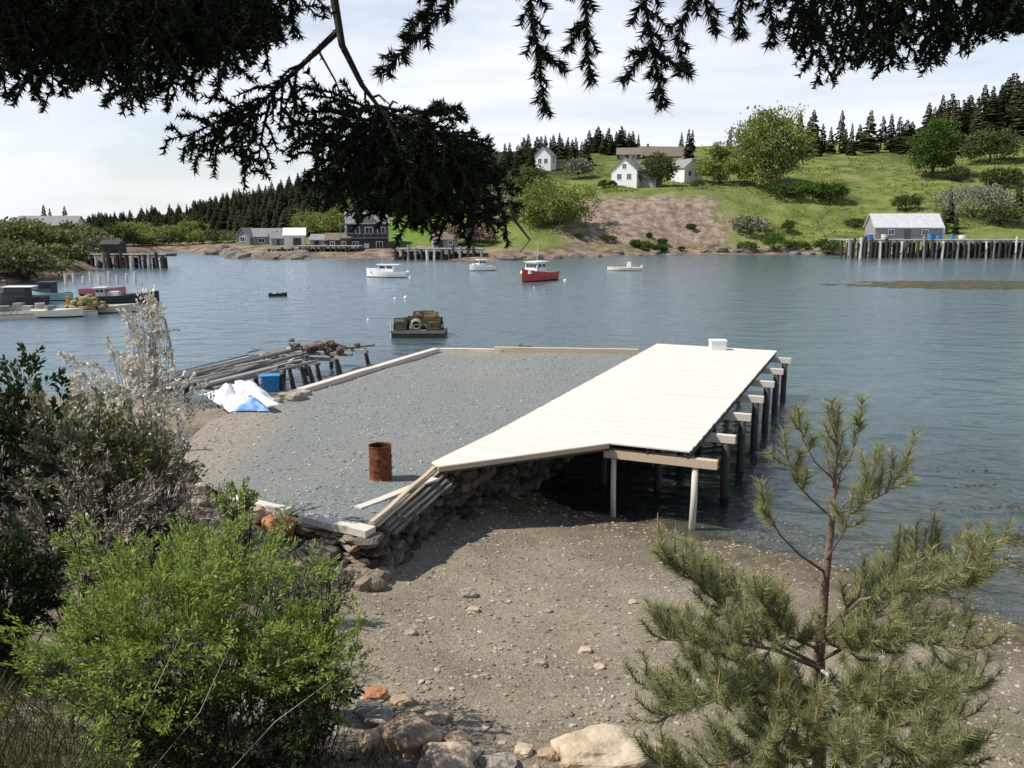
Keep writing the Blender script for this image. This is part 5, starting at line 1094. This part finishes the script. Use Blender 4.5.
# ------------------------------------------------------------------ bushes on the near bank
def near_bush(name, label, cat, px, py, Y, wpx, hpx, m, seed, nclump, nleaf, leaf, clump_r=.12, stem=.018, bark='bark', depth=None, low=-.5, nstem=40, shell=.35, spray=0, up=.3, lump=.22):
    """crown centred where px, py is seen at distance Y; sized in metres from its share of the view"""
    c = pt(px, py, Y); sc = Y * 1.05 / FPX; r = (wpx / 2 * sc, depth or wpx / 2 * sc * .8, hpx / 2 * sc)
    g0 = near_z(c.x, c.y) - .1; t = thing(name, (c.x, c.y, g0), label, cat); g = random.Random(seed)
    cc = (0, 0, c.z - g0); cen, P, D = crown_points(cc, r, nclump, nleaf, clump_r, seed=seed, shell=shell, low=low, lump=lump)
    mb = MB(); SP = []; SD = []
    every = max(1, nclump // 45)
    stems = [Vector((g.gauss(0, .10) * r[0], g.gauss(0, .10) * r[1], -.1)) for _ in range(7)]
    for k, q in enumerate(map(Vector, map(tuple, cen))):
        if k >= nstem: break
        a = stems[k % 7]; mid = a.lerp(q, .55) + Vector((g.gauss(0, .08) * r[0], g.gauss(0, .08) * r[1], .06)); e = q + (q - mid).normalized() * clump_r * 1.3
        if k % every == 0: mb.tube([a, mid, q, e], [stem, stem * .7, stem * .4, stem * .15], 5, cap=False)
        if spray:
            dd = ((q - Vector(cc)).normalized() * .8 + Vector((g.gauss(0, .45), g.gauss(0, .45), g.uniform(.1, .9)))).normalized(); sl_ = spray * g.uniform(.5, 1.3); sd_ = dd.cross(Vector((g.gauss(0, 1), g.gauss(0, 1), g.gauss(0, 1)))).normalized()
            o_ = q - dd * sl_ * .5; mb.tube([o_, o_ + dd * sl_], [.004, .0015], 4, cap=False); up_ = dd.cross(sd_)
            for i in range(nleaf):
                u = i / nleaf; w_ = (1 if i % 2 else -1) * g.uniform(.0, 1.0); b_ = o_ + dd * sl_ * u + sd_ * w_ * sl_ * .22 * (1.1 - u) + up_ * g.gauss(0, .015)
                SP.append(tuple(b_)); SD.append(tuple(dd * g.uniform(.5, 1.0) + sd_ * w_ * .9 + up_ * g.gauss(0, .3)))
    if spray: P = np.array(SP); D = np.array(SD); up = 0
    mb.build('stems', M[bark], t, local=True)
    mb = MB(); D = D * .7 + np.array([0, 0, up]); mb.nq(leaf_quads(P, D, leaf[0], leaf[1]), 4); mb.build('foliage', M[m], t, local=True)
    return t
near_bush('blossom_shrub', 'tall shrub covered in pale blossom by the old wharf', 'shrub', 134, 404, 17.0, 125, 128, 'blossom', 51, 230, 22, (.085, .06), .15, nstem=210, low=-1, spray=.45, lump=.45, stem=.009, bark='brush')
near_bush('blossom_shrub', 'slender blossoming top shoots rising above the pale shrub', 'shrub', 149, 332, 17.2, 34, 80, 'blossom', 52, 44, 20, (.085, .055), .12, nstem=80, low=-1, spray=.4, stem=.008, bark='brush')
near_bush('dark_shrub', 'tall dark glossy shrub at the edge of the picture', 'shrub', 0, 480, 14.5, 125, 240, 'dark_leaf', 53, 330, 34, (.11, .06), .14, nstem=330, low=-1, spray=.5, lump=.45)
near_bush('grey_shrub', 'grey-green shrub between the dark shrub and the blossoming one', 'shrub', 70, 462, 14.5, 125, 125, 'greygreen', 55, 190, 26, (.10, .06), .15, nstem=210, low=-1, spray=.45, lump=.45)
near_bush('grey_shrub', 'sprawling grey-green shrub below the blossoming one', 'shrub', 150, 462, 15.5, 90, 70, 'greygreen', 56, 70, 24, (.09, .05), .15, nstem=110, low=-1, spray=.4, lump=.45)
near_bush('olive_shrub', 'dull green shrub filling the gap under the blossoming one', 'shrub', 108, 458, 14.8, 110, 85, 'olive', 66, 150, 26, (.09, .05), .14, nstem=150, low=-1, spray=.4, lump=.4)
near_bush('brush_thicket', 'tangled leafless grey brush on the bank above the bright bush', 'thicket', 75, 530, 11.5, 220, 115, 'brush', 57, 130, 26, (.10, .02), .16, nstem=300, low=-1, spray=.5, lump=.4, stem=.012)
near_bush('brush_thicket', 'low dead brush beside the gravel yard edge', 'thicket', 175, 500, 14.5, 110, 45, 'brush', 58, 60, 22, (.10, .02), .14, nstem=120, low=-1, spray=.4, stem=.010)
near_bush('dark_shrub', 'dark low shrub under the leafless brush at the edge of the picture', 'shrub', -5, 590, 10.2, 120, 120, 'dark_leaf', 59, 200, 30, (.08, .045), .13, nstem=200, low=-1, spray=.4)
near_bush('green_shrub', 'small fresh green shrub growing at the yard corner timber', 'shrub', 236, 503, 14.2, 42, 36, 'fresh', 60, 30, 26, (.08, .04), .10, nstem=46, low=-1, spray=.35)
near_bush('green_shrub', 'bright feathery green bush spreading over the front bank', 'bush', 172, 628, 9.0, 285, 178, 'fresh', 61, 580, 42, (.072, .021), .10, nstem=580, low=-.9, shell=.2, spray=.42, lump=.5, stem=.009)
near_bush('green_shrub', 'fresh green shrub on the beach side of the bright feathery bush', 'bush', 300, 660, 9.2, 130, 120, 'fresh', 62, 170, 40, (.065, .022), .10, nstem=170, low=-.9, spray=.36, lump=.5, stem=.008)
near_bush('green_shrub', 'upper loose shoots of the green bush reaching towards the yard wall', 'bush', 205, 560, 9.9, 180, 70, 'fresh', 65, 120, 38, (.065, .02), .10, nstem=150, low=-1, spray=.42, lump=.4, stem=.008)
near_bush('dark_shrub', 'dark undergrowth shrub beneath the bright feathery bush', 'shrub', 230, 725, 8.7, 270, 130, 'dark_leaf', 63, 230, 30, (.075, .035), .12, nstem=230, low=-1, spray=.4)
near_bush('green_shrub', 'sparse light green shrub above the beach by the tumbled stones', 'shrub', 305, 590, 11.0, 110, 60, 'greygreen', 64, 60, 24, (.07, .03), .10, nstem=60, low=-.9, spray=.35)
# grass on the front bank
bases = []; tips = []; wid = []
for k in range(5200):
    x = rnd.uniform(-6.5, -1.4) if k % 5 else rnd.uniform(4.2, 8.5); y = rnd.uniform(6.2, 10.2) if k % 5 else rnd.uniform(8.8, 11.8)
    if x > 0 and mn.noise(Vector((x * .9, y * .9, 4))) < .05: continue
    z = near_z(x, y); h = rnd.uniform(.15, .55) * (1 if x < 0 else .35); bases.append((x, y, z - .02)); tips.append((rnd.gauss(0, .18) * h * 2, rnd.gauss(0, .18) * h * 2, h))
Bs = np.array(bases); T = np.array(tips); sd = norm(np.cross(T, rand_dirs(len(T)))) * .006
mb = MB(); mb.nq(np.stack([Bs - sd, Bs + sd, Bs + T * .55 + sd * .7 + np.array([0, 0, .02]), Bs + T], 1).reshape(-1, 3), 4); structure(mb.build('grass', M['drygrass']), 'stuff')
for pts_, lb in (([(112, 775, 7.4), (150, 700, 7.6), (186, 625, 7.9)], 'tallest dry grass stalk arching before the bright feathery bush'), ([(150, 772, 7.5), (200, 712, 7.7), (238, 628, 8.0)], 'dry stalk beside the tallest one before the bright feathery bush'), ([(226, 775, 7.5), (275, 722, 7.6), (332, 680, 7.9)], 'pale dry stalk leaning low towards the beach')):
    P = [pt(*q) for q in pts_]; mb = MB(); mb.tube([P[0] + Vector((-.05, 0, -.6)), P[0], P[1], P[2]], [.007, .006, .005, .002], 5); tag(mb.build('dry_stalk', M['stalk']), lb, 'grass stalk')

# ------------------------------------------------------------------ boulders and single stones
def boulder(px, py, r, m, label, seed, sink=.35, name='boulder', cat='boulder', rz=0.0, rough=.3):
    p = at(px, py, 1.2)
    for _ in range(4): p = at(px, py, near_z(p.x, p.y))
    mb = MB(); mb.rock((0, 0, 0), r, seed, sub=4 if max(r) > .3 else 3, rough=rough)
    o = mb.build(name, M[m], smooth=False); o.location = (p.x, p.y, p.z + r[2] * (1 - 2 * sink) * .8); o.rotation_euler.z = rz; tag(o, label, cat)
boulder(600, 762, (.62, .42, .30), 'cream_rock', 'wide cream boulder at the bottom of the beach', 401, rz=.1)
boulder(412, 748, (.36, .34, .30), 'pink_rock', 'peaked tan boulder below the pinkish slabs', 402, rz=.6)
boulder(446, 766, (.34, .28, .20), 'cream_rock', 'pale rounded boulder next to the peaked tan one', 403, rz=.2)
boulder(434, 719, (.21, .14, .08), 'pink_rock', 'flat pinkish slab lying beside the peaked tan boulder', 404, rz=-.1)
boulder(402, 703, (.18, .12, .07), 'pink_rock', 'small pinkish slab between the rust-red stone and the flat slab', 405)
boulder(375, 697, (.17, .13, .11), 'rust_rock', 'rust-red stone at the edge of the bright bush', 406)
boulder(378, 722, (.2, .18, .16), 'rock', 'grey stone under the rust-red one', 407)
boulder(388, 738, (.2, .16, .14), 'pink_rock', 'dull pink stone in the shade beside the peaked boulder', 408)
boulder(498, 766, (.24, .17, .10), 'rock', 'dark grey stone between the two cream boulders', 409)
boulder(548, 757, (.13, .11, .09), 'pink_rock', 'small tan stone touching the wide cream boulder', 410)
for i_, (px_, py_, r_, m_, lb_) in enumerate([(455, 742, .13, 'pink_rock', 'tan stone between the peaked boulder and the pale rounded one'), (470, 757, .12, 'cream_rock', 'little cream stone beside the pale rounded boulder'), (396, 722, .10, 'rust_rock', 'small rust-coloured stone above the peaked boulder'), (420, 712, .09, 'cream_rock', 'tiny pale stone touching the flat pinkish slab'), (365, 712, .14, 'rock', 'grey stone tucked under the bright bush edge'), (372, 745, .17, 'pink_rock', 'pinkish boulder at the bush edge below the grey stones'), (524, 752, .10, 'cream_rock', 'pale stone standing between the dark grey stone and the wide cream boulder'), (655, 752, .12, 'pink_rock', 'tan stone between the wide cream boulder and the pine')]):
    boulder(px_, py_, (r_ * 1.3, r_, r_ * .75), m_, lb_, 460 + i_, rz=i_)
boulder(637, 738, (.13, .10, .09), 'rock', 'grey stone on the gravel past the wide cream boulder', 411)
boulder(467, 596, (.19, .15, .13), 'rock', 'largest lone stone on the open beach below the wall', 412, name='beach_stone', cat='stone')
boulder(473, 611, (.12, .09, .06), 'cream_rock', 'small pale stone just below the largest lone stone', 413, name='beach_stone', cat='stone')
for i, (px, py, r, lb) in enumerate([(548, 612, .07, 'dark little stone in the middle of the beach'), (585, 652, .09, 'pale stone in the middle of the lower beach'), (540, 664, .08, 'stone near the centre of the lower beach'), (633, 603, .07, 'stone on the beach close to the pine branches'), (411, 634, .08, 'stone on the beach near the bright bush tip'), (600, 668, .07, 'dark stone low on the beach near the pine')]):
    boulder(px, py, (r * 1.3, r, r * .8), 'rock' if i % 2 == 0 else 'cream_rock', lb, 420 + i, name='beach_stone', cat='stone')
for i, (px, py, r, m, lb) in enumerate([(281, 540, .36, 'rust_rock', 'orange-brown boulder at the foot of the corner timber'), (255, 535, .30, 'pink_rock', 'tan boulder beside the orange-brown one below the timber'), (316, 560, .36, 'stone', 'squarish grey boulder low in the wall corner'), (247, 517, .22, 'rock', 'grey stone jammed under the weathered timber')]):
    p = at(px, py, 1.45); mb = MB(); mb.rock((0, 0, 0), (r * 1.25, r, r * .8), 440 + i, sub=3, rough=.35); o = mb.build('boulder', M[m]); o.location = (p.x, p.y, max(near_z(p.x, p.y), 1.0) + .12); tag(o, lb, 'boulder')

# ------------------------------------------------------------------ the young pine
PB = pt(818, 850, 6.5); PB.z = near_z(PB.x, PB.y) - .1
pine = thing('pine_tree', tuple(PB), 'young pine with long grey-green needles and upright candles above the beach', 'tree')
TR = [PB, pt(820, 745, 6.45), pt(819, 655, 6.45), pt(826, 575, 6.45), pt(833, 515, 6.48), pt(836, 460, 6.5), pt(838, 420, 6.5)]
mb = MB(); mb.tube(TR, [.062, .054, .046, .030, .022, .012, .006], 10); mb.build('trunk', M['pinebark'], pine, smooth=True)
def shoot_tris(a, d, L_, nn, ln=.088):
    b_ = a + d * L_; return needle_tris([a, a.lerp(b_, .5) + Vector((0, 0, .01)), b_], nn, ln, .0048, lean=1.35), b_
def pine_branch(path, nshoot, seed, L0=.24, needles=110, start=.25, r0=.020):
    g = random.Random(seed); Pp = [Vector(p) for p in path]; tw = MB(); tw.tube(Pp, [r0 * (1 - .75 * i / (len(Pp) - 1)) for i in range(len(Pp))], 7); arr = []
    n = len(Pp) - 1
    def pos(t):
        f = t * n; i = min(n - 1, int(f)); return Pp[i].lerp(Pp[i + 1], f - i), (Pp[i + 1] - Pp[i]).normalized()
    nshoot = int(nshoot * (2.8 if nshoot > 8 else 1.5))
    for k in range(nshoot + 1):
        t = start + (1 - start) * (k / nshoot) ** .85 if k < nshoot else 1.0
        p, d = pos(min(t, .999)); side = Vector((g.gauss(0, 1), g.gauss(0, 1), g.gauss(0, .5))); side = (side - d * side.dot(d)).normalized()
        dd = (d * g.uniform(.2, .9) + side * g.uniform(.5, 1.1) + Vector((0, 0, g.uniform(.25, .75)))).normalized() if k < nshoot else (d + Vector((0, 0, .45))).normalized()
        L_ = L0 * g.uniform(.7, 1.25) * (1 if k < nshoot else 1.2)
        m = p + dd * L_ * .6; e = m + (dd + Vector((0, 0, .7))).normalized() * L_ * .7
        tw.tube([p, m, e], [.007, .0055, .003], 5)
        arr.append(needle_tris([p + (m - p) * .1, m, e], int(needles * 1.2 * g.uniform(.8, 1.2)), .105, .0055, lean=.95))
        if g.random() < .16: tw.tube([e, e + Vector((g.gauss(0, .01), g.gauss(0, .01), g.uniform(.05, .12)))], [.0075, .004], 5, mi=1)
    br = tw.build('branch', [M['pinebark'], M['candle']], pine)
    mb = MB(); mb.nq(np.concatenate(arr), 3); mb.build('needles', M['pine'], br)
def B(*q): return [pt(px, py, Y) for px, py, Y in q]
pine_branch(B((833, 515, 6.48), (836, 465, 6.5), (838, 428, 6.5)), 7, 1, .18, 80, .15, .012)
pine_branch(B((834, 480, 6.5), (815, 462, 6.45), (803, 440, 6.42), (800, 425, 6.4)), 2, 2, .10, 80, .5, .007)
pine_branch(B((834, 480, 6.5), (850, 460, 6.55), (858, 435, 6.6), (860, 420, 6.6)), 2, 3, .10, 80, .5, .007)
pine_branch(B((831, 517, 6.48), (812, 500, 6.4), (795, 482, 6.35), (788, 460, 6.3)), 4, 4, .15, 100, .4, .010)
pine_branch(B((834, 516, 6.48), (862, 505, 6.5), (888, 492, 6.55), (904, 465, 6.6)), 6, 5, .17, 110, .25, .010)
pine_branch(B((834, 516, 6.48), (848, 500, 6.7), (868, 488, 6.9), (876, 468, 7.0)), 4, 6, .16, 100, .3, .010)
pine_branch(B((825, 572, 6.45), (800, 555, 6.35), (780, 535, 6.25), (766, 508, 6.2)), 3, 7, .16, 110, .72, .013)
pine_branch(B((826, 560, 6.45), (845, 530, 6.2), (850, 510, 6.1)), 3, 8, .15, 90, .4, .008)
pine_branch(B((820, 640, 6.45), (850, 605, 6.5), (890, 580, 6.6), (940, 560, 6.7)), 11, 9, .24, 120, .3, .018)
pine_branch(B((820, 640, 6.45), (860, 600, 6.2), (910, 590, 6.1), (960, 585, 6.1), (988, 560, 6.1)), 12, 10, .22, 120, .3, .018)
pine_branch(B((820, 645, 6.45), (870, 620, 6.9), (920, 600, 7.2), (965, 570, 7.4)), 10, 11, .24, 110, .35, .018)
pine_branch(B((820, 660, 6.45), (860, 640, 6.1), (905, 640, 5.9), (970, 650, 5.85)), 11, 12, .22, 120, .3, .018)
pine_branch(B((818, 665, 6.45), (770, 640, 6.2), (715, 600, 6.1), (672, 560, 6.05)), 12, 13, .24, 120, .3, .018)
pine_branch(B((818, 668, 6.45), (775, 650, 5.9), (725, 640, 5.7), (665, 640, 5.6)), 12, 14, .22, 120, .3, .018)
pine_branch(B((818, 660, 6.45), (785, 625, 6.9), (740, 595, 7.2), (705, 575, 7.3)), 10, 15, .22, 110, .35, .018)
pine_branch(B((818, 690, 6.45), (770, 690, 5.9), (720, 700, 5.6), (668, 715, 5.5)), 12, 16, .22, 120, .25, .018)
pine_branch(B((819, 700, 6.45), (790, 720, 5.7), (760, 745, 5.3), (725, 765, 5.1)), 11, 17, .22, 110, .2, .016)
pine_branch(B((819, 690, 6.45), (850, 700, 5.9), (890, 705, 5.6), (945, 700, 5.5)), 12, 18, .22, 120, .25, .018)
pine_branch(B((820, 700, 6.45), (860, 730, 5.7), (890, 745, 5.4), (930, 750, 5.3)), 11, 19, .22, 110, .2, .016)
pine_branch(B((820, 705, 6.45), (830, 735, 5.6), (835, 752, 5.2), (850, 765, 5.0)), 9, 20, .20, 110, .2, .016)
pine_branch(B((819, 720, 6.45), (770, 720, 6.6), (715, 690, 6.8), (690, 660, 6.9)), 11, 21, .22, 110, .3, .016)
pine_branch(B((819, 720, 6.45), (870, 710, 6.7), (920, 690, 6.9), (975, 690, 7.0)), 11, 22, .22, 110, .3, .016)
pine_branch(B((819, 740, 6.45), (760, 770, 6.0), (700, 775, 5.8), (660, 765, 5.7)), 10, 23, .22, 110, .3, .016)
pine_branch(B((819, 740, 6.45), (880, 770, 6.0), (930, 775, 5.9), (970, 755, 5.8)), 10, 24, .22, 110, .3, .016)
for i_, (a_, y0_, ex, ey, eY) in enumerate([(0, 650, 760, 600, 5.9), (1, 640, 880, 640, 5.8), (2, 680, 800, 720, 5.5), (3, 690, 700, 640, 6.4), (4, 640, 905, 560, 6.9), (5, 700, 650, 690, 6.1), (6, 710, 960, 720, 6.3), (7, 735, 770, 765, 5.6), (8, 735, 880, 750, 5.7), (9, 690, 760, 690, 6.9), (10, 690, 880, 680, 6.9)]):
    pine_branch(B((820, y0_, 6.45), ((820 + ex) / 2, (y0_ + ey) / 2 + 12, (6.45 + eY) / 2), (ex, ey, eY)), 11, 60 + i_, .20, 100, .2, .013)
mb = MB(); mb.tube(B((818, 668, 6.44), (850, 690, 6.2), (886, 714, 6.0)), [.016, .012, .005], 7); mb.build('bare_branch', M['palewood'], pine)

# ------------------------------------------------------------------ spruce overhead: its trunk stands just outside the view
ST = Vector((-2.3, .9, near_z(-2.3, .9)))
spr = thing('overhanging_spruce', tuple(ST), 'dark spruce whose boughs hang across the top of the view', 'tree')
mb = MB(); mb.tube([ST + Vector((0, 0, -.3)), ST + Vector((.02, 0, 3)), ST + Vector((-.03, .05, 7)), ST + Vector((0, 0, 12))], [.24, .20, .14, .04], 14); mb.build('trunk', M['bark'], spr, smooth=True)
def twig(arr, tw, a, b_, nn, ln=.021, sag=.0, r=.0034, wdt=.0044):
    m = a.lerp(b_, .5) + Vector((0, 0, sag)); tw.tube([a, m, b_], [r, r * .8, r * .45], 4, cap=False)
    arr.append(needle_tris([a, m, b_ + (b_ - a) * .06], int(nn * 2.1), ln * .72, wdt * 1.05, lean=.6))
def bough(path, seed, r0=.010, nside=10, sl=.16, dens=520, droop=.35, start=.1, ln=.021, second=True, spread=1.0, fuzz=0):
    """a spruce bough: main stem, alternate side twigs each with its own twiglets, all set with needles"""
    g = random.Random(seed); Pp = [Vector(p) for p in path]; tw = MB(); arr = []
    tw.tube(Pp, [r0 * (1 - .7 * i / (len(Pp) - 1)) for i in range(len(Pp))], 6)
    n = len(Pp) - 1; tot = sum((Pp[i + 1] - Pp[i]).length for i in range(n))
    arr.append(needle_tris(Pp, int(tot * dens * 1.5 * (1 - start)), ln * .75, .0044, lean=.7))
    if fuzz: arr.append(needle_tris(Pp, int(tot * fuzz), .034, .0026, lean=1.15))
    for k in range(nside):
        t = start + (1 - start) * (k + .5) / nside; f = t * n; i = min(n - 1, int(f)); p = Pp[i].lerp(Pp[i + 1], f - i); d = (Pp[i + 1] - Pp[i]).normalized()
        lat = d.cross(Vector((g.gauss(0, .35), 1, g.gauss(0, .35)))).normalized() * (1 if k % 2 else -1)
        L_ = sl * (1.05 - .65 * t) * g.uniform(.7, 1.25)
        e = p + (d * .75 + lat * .75 * spread + Vector((0, g.gauss(0, .3), -droop * g.uniform(.3, 1.3)))).normalized() * L_
        twig(arr, tw, p, e, int(L_ * dens), ln, .01)
        if second:
            m_ = max(1, int(L_ / .038))
            for q in range(m_):
                tt = (q + .6) / m_; pp = p.lerp(e, tt); dd = (e - p).normalized(); la = dd.cross(Vector((g.gauss(0, .5), 1, g.gauss(0, .5)))).normalized() * (1 if q % 2 else -1)
                l2 = L_ * .38 * (1.1 - .6 * tt) * g.uniform(.7, 1.3); ee = pp + (dd * .7 + la * .7 + Vector((0, g.gauss(0, .3), -droop * .6))).normalized() * l2
                twig(arr, tw, pp, ee, int(l2 * dens), ln, .004, .0018)
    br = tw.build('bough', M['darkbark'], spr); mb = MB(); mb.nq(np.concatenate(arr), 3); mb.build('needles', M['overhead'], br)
# limbs above the view
def limb(path, r): 
    mb = MB(); mb.tube(path, r, 8); mb.build('limb', M['bark'], spr, smooth=True)
top = ST + Vector((0, 0, 3.1))
limb([top, Vector((-1.3, 1.4, 9.55)), Vector((-.4, 1.8, 9.25)), pt(355, -60, 2.0), pt(333, -8, 2.02)], [.05, .036, .024, .014, .011])
limb([ST + Vector((0, 0, 3.3)), Vector((-.6, 1.4, 9.7)), Vector((.3, 1.8, 9.42)), Vector((.9, 2.0, 9.22)), pt(1090, -10, 2.1)], [.05, .036, .024, .014, .008])
limb([ST + Vector((0, 0, 2.6)), Vector((-1.7, 1.3, 9.3)), pt(90, -30, 1.9), pt(200, -20, 1.95)], [.04, .028, .015, .008])
# the bare stems that come down in front of the sky
bough([pt(333, -8, 2.02), pt(342, 45, 2.0), pt(362, 85, 2.0), pt(378, 106, 2.0), pt(404, 112, 2.02)], 70, .010, 5, .07, 60, .2, .5, second=False)
bough([pt(341, 28, 2.01), pt(318, 50, 2.0), pt(288, 78, 1.99), pt(262, 103, 1.98), pt(236, 122, 1.98)], 71, .008, 12, .13, 330, .5, .35)
bough([pt(288, 78, 1.99), pt(296, 100, 2.0), pt(300, 125, 2.02)], 72, .004, 5, .07, 380, .3, .2)
bough([pt(318, 50, 2.0), pt(335, 80, 1.97), pt(345, 105, 1.95)], 73, .003, 3, .05, 90, .2, .5, second=False)
for i, q in enumerate([[(258, 105, 1.98), (245, 130, 1.95), (240, 150, 1.95)], [(262, 103, 1.98), (225, 118, 2.0), (190, 135, 2.02), (165, 140, 2.02)], [(250, 112, 1.98), (225, 140, 1.96), (195, 158, 1.95)], [(270, 100, 2), (262, 135, 2.0), (258, 165, 2.0)], [(285, 110, 2), (300, 130, 2.02), (325, 150, 2.05)], [(240, 120, 1.98), (215, 130, 2.03), (180, 150, 2.06)], [(255, 110, 2), (235, 150, 2.05), (255, 175, 2.05)]]):
    bough([pt(*p) for p in q], 80 + i, .004, 6, .085, 420, .3, .1)
# the dense clump in the middle of the view
for i, q in enumerate([[(378, 106, 2.0), (395, 130, 1.98), (430, 160, 1.95), (470, 190, 1.93), (508, 218, 1.92)], [(378, 106, 2.0), (400, 120, 2.05), (440, 140, 2.1), (485, 165, 2.12)], [(378, 106, 2.0), (370, 135, 1.97), (355, 165, 1.95), (335, 205, 1.95)], [(380, 108, 2.0), (385, 140, 2.02), (385, 175, 2.05), (375, 215, 2.05)], [(390, 112, 2.0), (420, 150, 2.03), (440, 185, 2.05), (450, 222, 2.05)], [(385, 110, 2.0), (360, 125, 2.05), (340, 150, 2.1), (318, 185, 2.1)], [(400, 115, 2.0), (425, 125, 1.93), (450, 150, 1.9), (480, 205, 1.9)], [(385, 112, 2.0), (400, 150, 1.93), (410, 185, 1.9), (412, 222, 1.9)], [(395, 115, 2.0), (430, 130, 2.0), (465, 160, 2.0), (500, 190, 2.0)],
                       [(380, 110, 2.0), (372, 150, 2.08), (350, 190, 2.1)], [(400, 130, 2.0), (430, 175, 1.97), (432, 215, 1.95)], [(378, 106, 2.0), (350, 112, 1.98), (325, 130, 1.97), (310, 155, 1.97)], [(390, 120, 2), (392, 165, 2), (395, 205, 2)], [(420, 140, 2), (460, 180, 2.02), (478, 222, 2.03)]]):
    bough([pt(*p) for p in q], 100 + i, .005, 15, .135, 520, .30, .08)
mb = MB(); mb.tube([pt(508, 200, 1.92), pt(516, 222, 1.92), pt(530, 240, 1.92), pt(520, 252, 1.91)], [.003, .003, .002, .001], 4); mb.build('bare_twig', M['bark'], spr)
# the dense mass at the top corner
k = 0
for px in range(-30, 265, 19):
    for rowi in range(3):
        g = random.Random(px * 7 + rowi); x0 = px + g.uniform(-12, 12); Y0 = 1.8 + .18 * rowi + g.uniform(-.05, .05)
        end = np.interp(px, [-30, 0, 30, 60, 110, 140, 180, 215, 265], [110, 118, 92, 100, 105, 118, 85, 70, 45]) * g.uniform(.55, 1.0)
        y0 = -45 + 20 * rowi
        bough([pt(x0, y0, Y0), pt(x0 + g.uniform(-10, 14), y0 * .5 + end * .35, Y0 - .02), pt(x0 + g.uniform(-16, 24), end, Y0 - .03)], 200 + k, .0045, 11, .125, 480, .3, .0); k += 1
# hanging sprays
for i, (q, ns, sl_, sec) in enumerate([([(462, -12, 1.9), (432, 22, 1.88), (400, 55, 1.86), (380, 75, 1.85)], 12, .05, True), ([(440, -10, 1.95), (420, 20, 1.93), (405, 38, 1.93)], 7, .05, False),
        ([(527, -30, 2.0), (533, 20, 2.0), (540, 70, 2.0), (544, 114, 2.0)], 13, .055, False), ([(538, 45, 2.0), (552, 60, 2.0), (566, 72, 2.0)], 3, .03, False),
        ([(582, -30, 2.0), (586, 10, 2.0), (588, 50, 2.0), (590, 84, 2.0)], 9, .05, False), ([(585, 20, 2.0), (573, 40, 2.0), (565, 52, 2.0)], 3, .03, False),
        ([(640, -30, 1.9), (648, 20, 1.9), (655, 60, 1.9), (662, 107, 1.9)], 15, .06, False), ([(650, 45, 1.9), (635, 65, 1.9), (622, 82, 1.9)], 4, .04, False), ([(653, 50, 1.9), (672, 62, 1.9), (690, 75, 1.9)], 5, .04, False),
        ([(700, -30, 2.0), (690, 5, 2.0), (676, 40, 2.0), (686, 72, 2.0)], 8, .06, False), ([(700, -20, 2.0), (708, 10, 2.0), (718, 34, 2.0)], 6, .05, False), ([(735, -30, 2.0), (742, 5, 2.0), (738, 38, 2.0)], 7, .055, True), ([(765, -30, 2.0), (770, 8, 2.0), (775, 44, 2.0)], 8, .06, True), ([(245, -25, 2.0), (255, 10, 2.0), (262, 22, 2.0)], 6, .06, True), ([(285, -25, 2.0), (292, 10, 2.0), (294, 36, 2.0)], 7, .05, True)]):
    bough([pt(*p) for p in q], 300 + i, .004, max(2, ns - 3), sl_ * .8, 720, .1, .0, ln=.030, second=sec, fuzz=1100)
k = 0
for px in range(800, 1060, 15):
    for rowi in range(2):
        g = random.Random(px * 5 + rowi); x0 = px + g.uniform(-10, 10); Y0 = 2.0 + .15 * rowi
        end = np.interp(px, [790, 800, 830, 850, 880, 905, 930, 960, 1000, 1060], [60, 50, 85, 70, 60, 82, 68, 45, 30, 20]) * g.uniform(.7, 1.02)
        bough([pt(x0 + 12, -45, Y0), pt(x0 + g.uniform(-6, 6), end * .4 - 10, Y0), pt(x0 + g.uniform(-12, 12), end, Y0)], 400 + k, .004, 9, .085, 480, .25, .0); k += 1
# unseen boughs added higher up, over the camera, to shade the ones in view
for i in range(26):
    g = random.Random(900 + i); a = g.uniform(0, 6.28); z0 = ST.z + g.uniform(3.4, 5.5); L_ = g.uniform(1.6, 2.6); st = Vector((ST.x, ST.y, z0)); d = Vector((math.cos(a), math.sin(a), -.12))
    bough([st, st + d * L_ * .5 + Vector((0, 0, .1)), st + d * L_ + Vector((0, 0, -.15))], 900 + i, .018, 16, .7, 160, .2, .15, ln=.026, second=True)
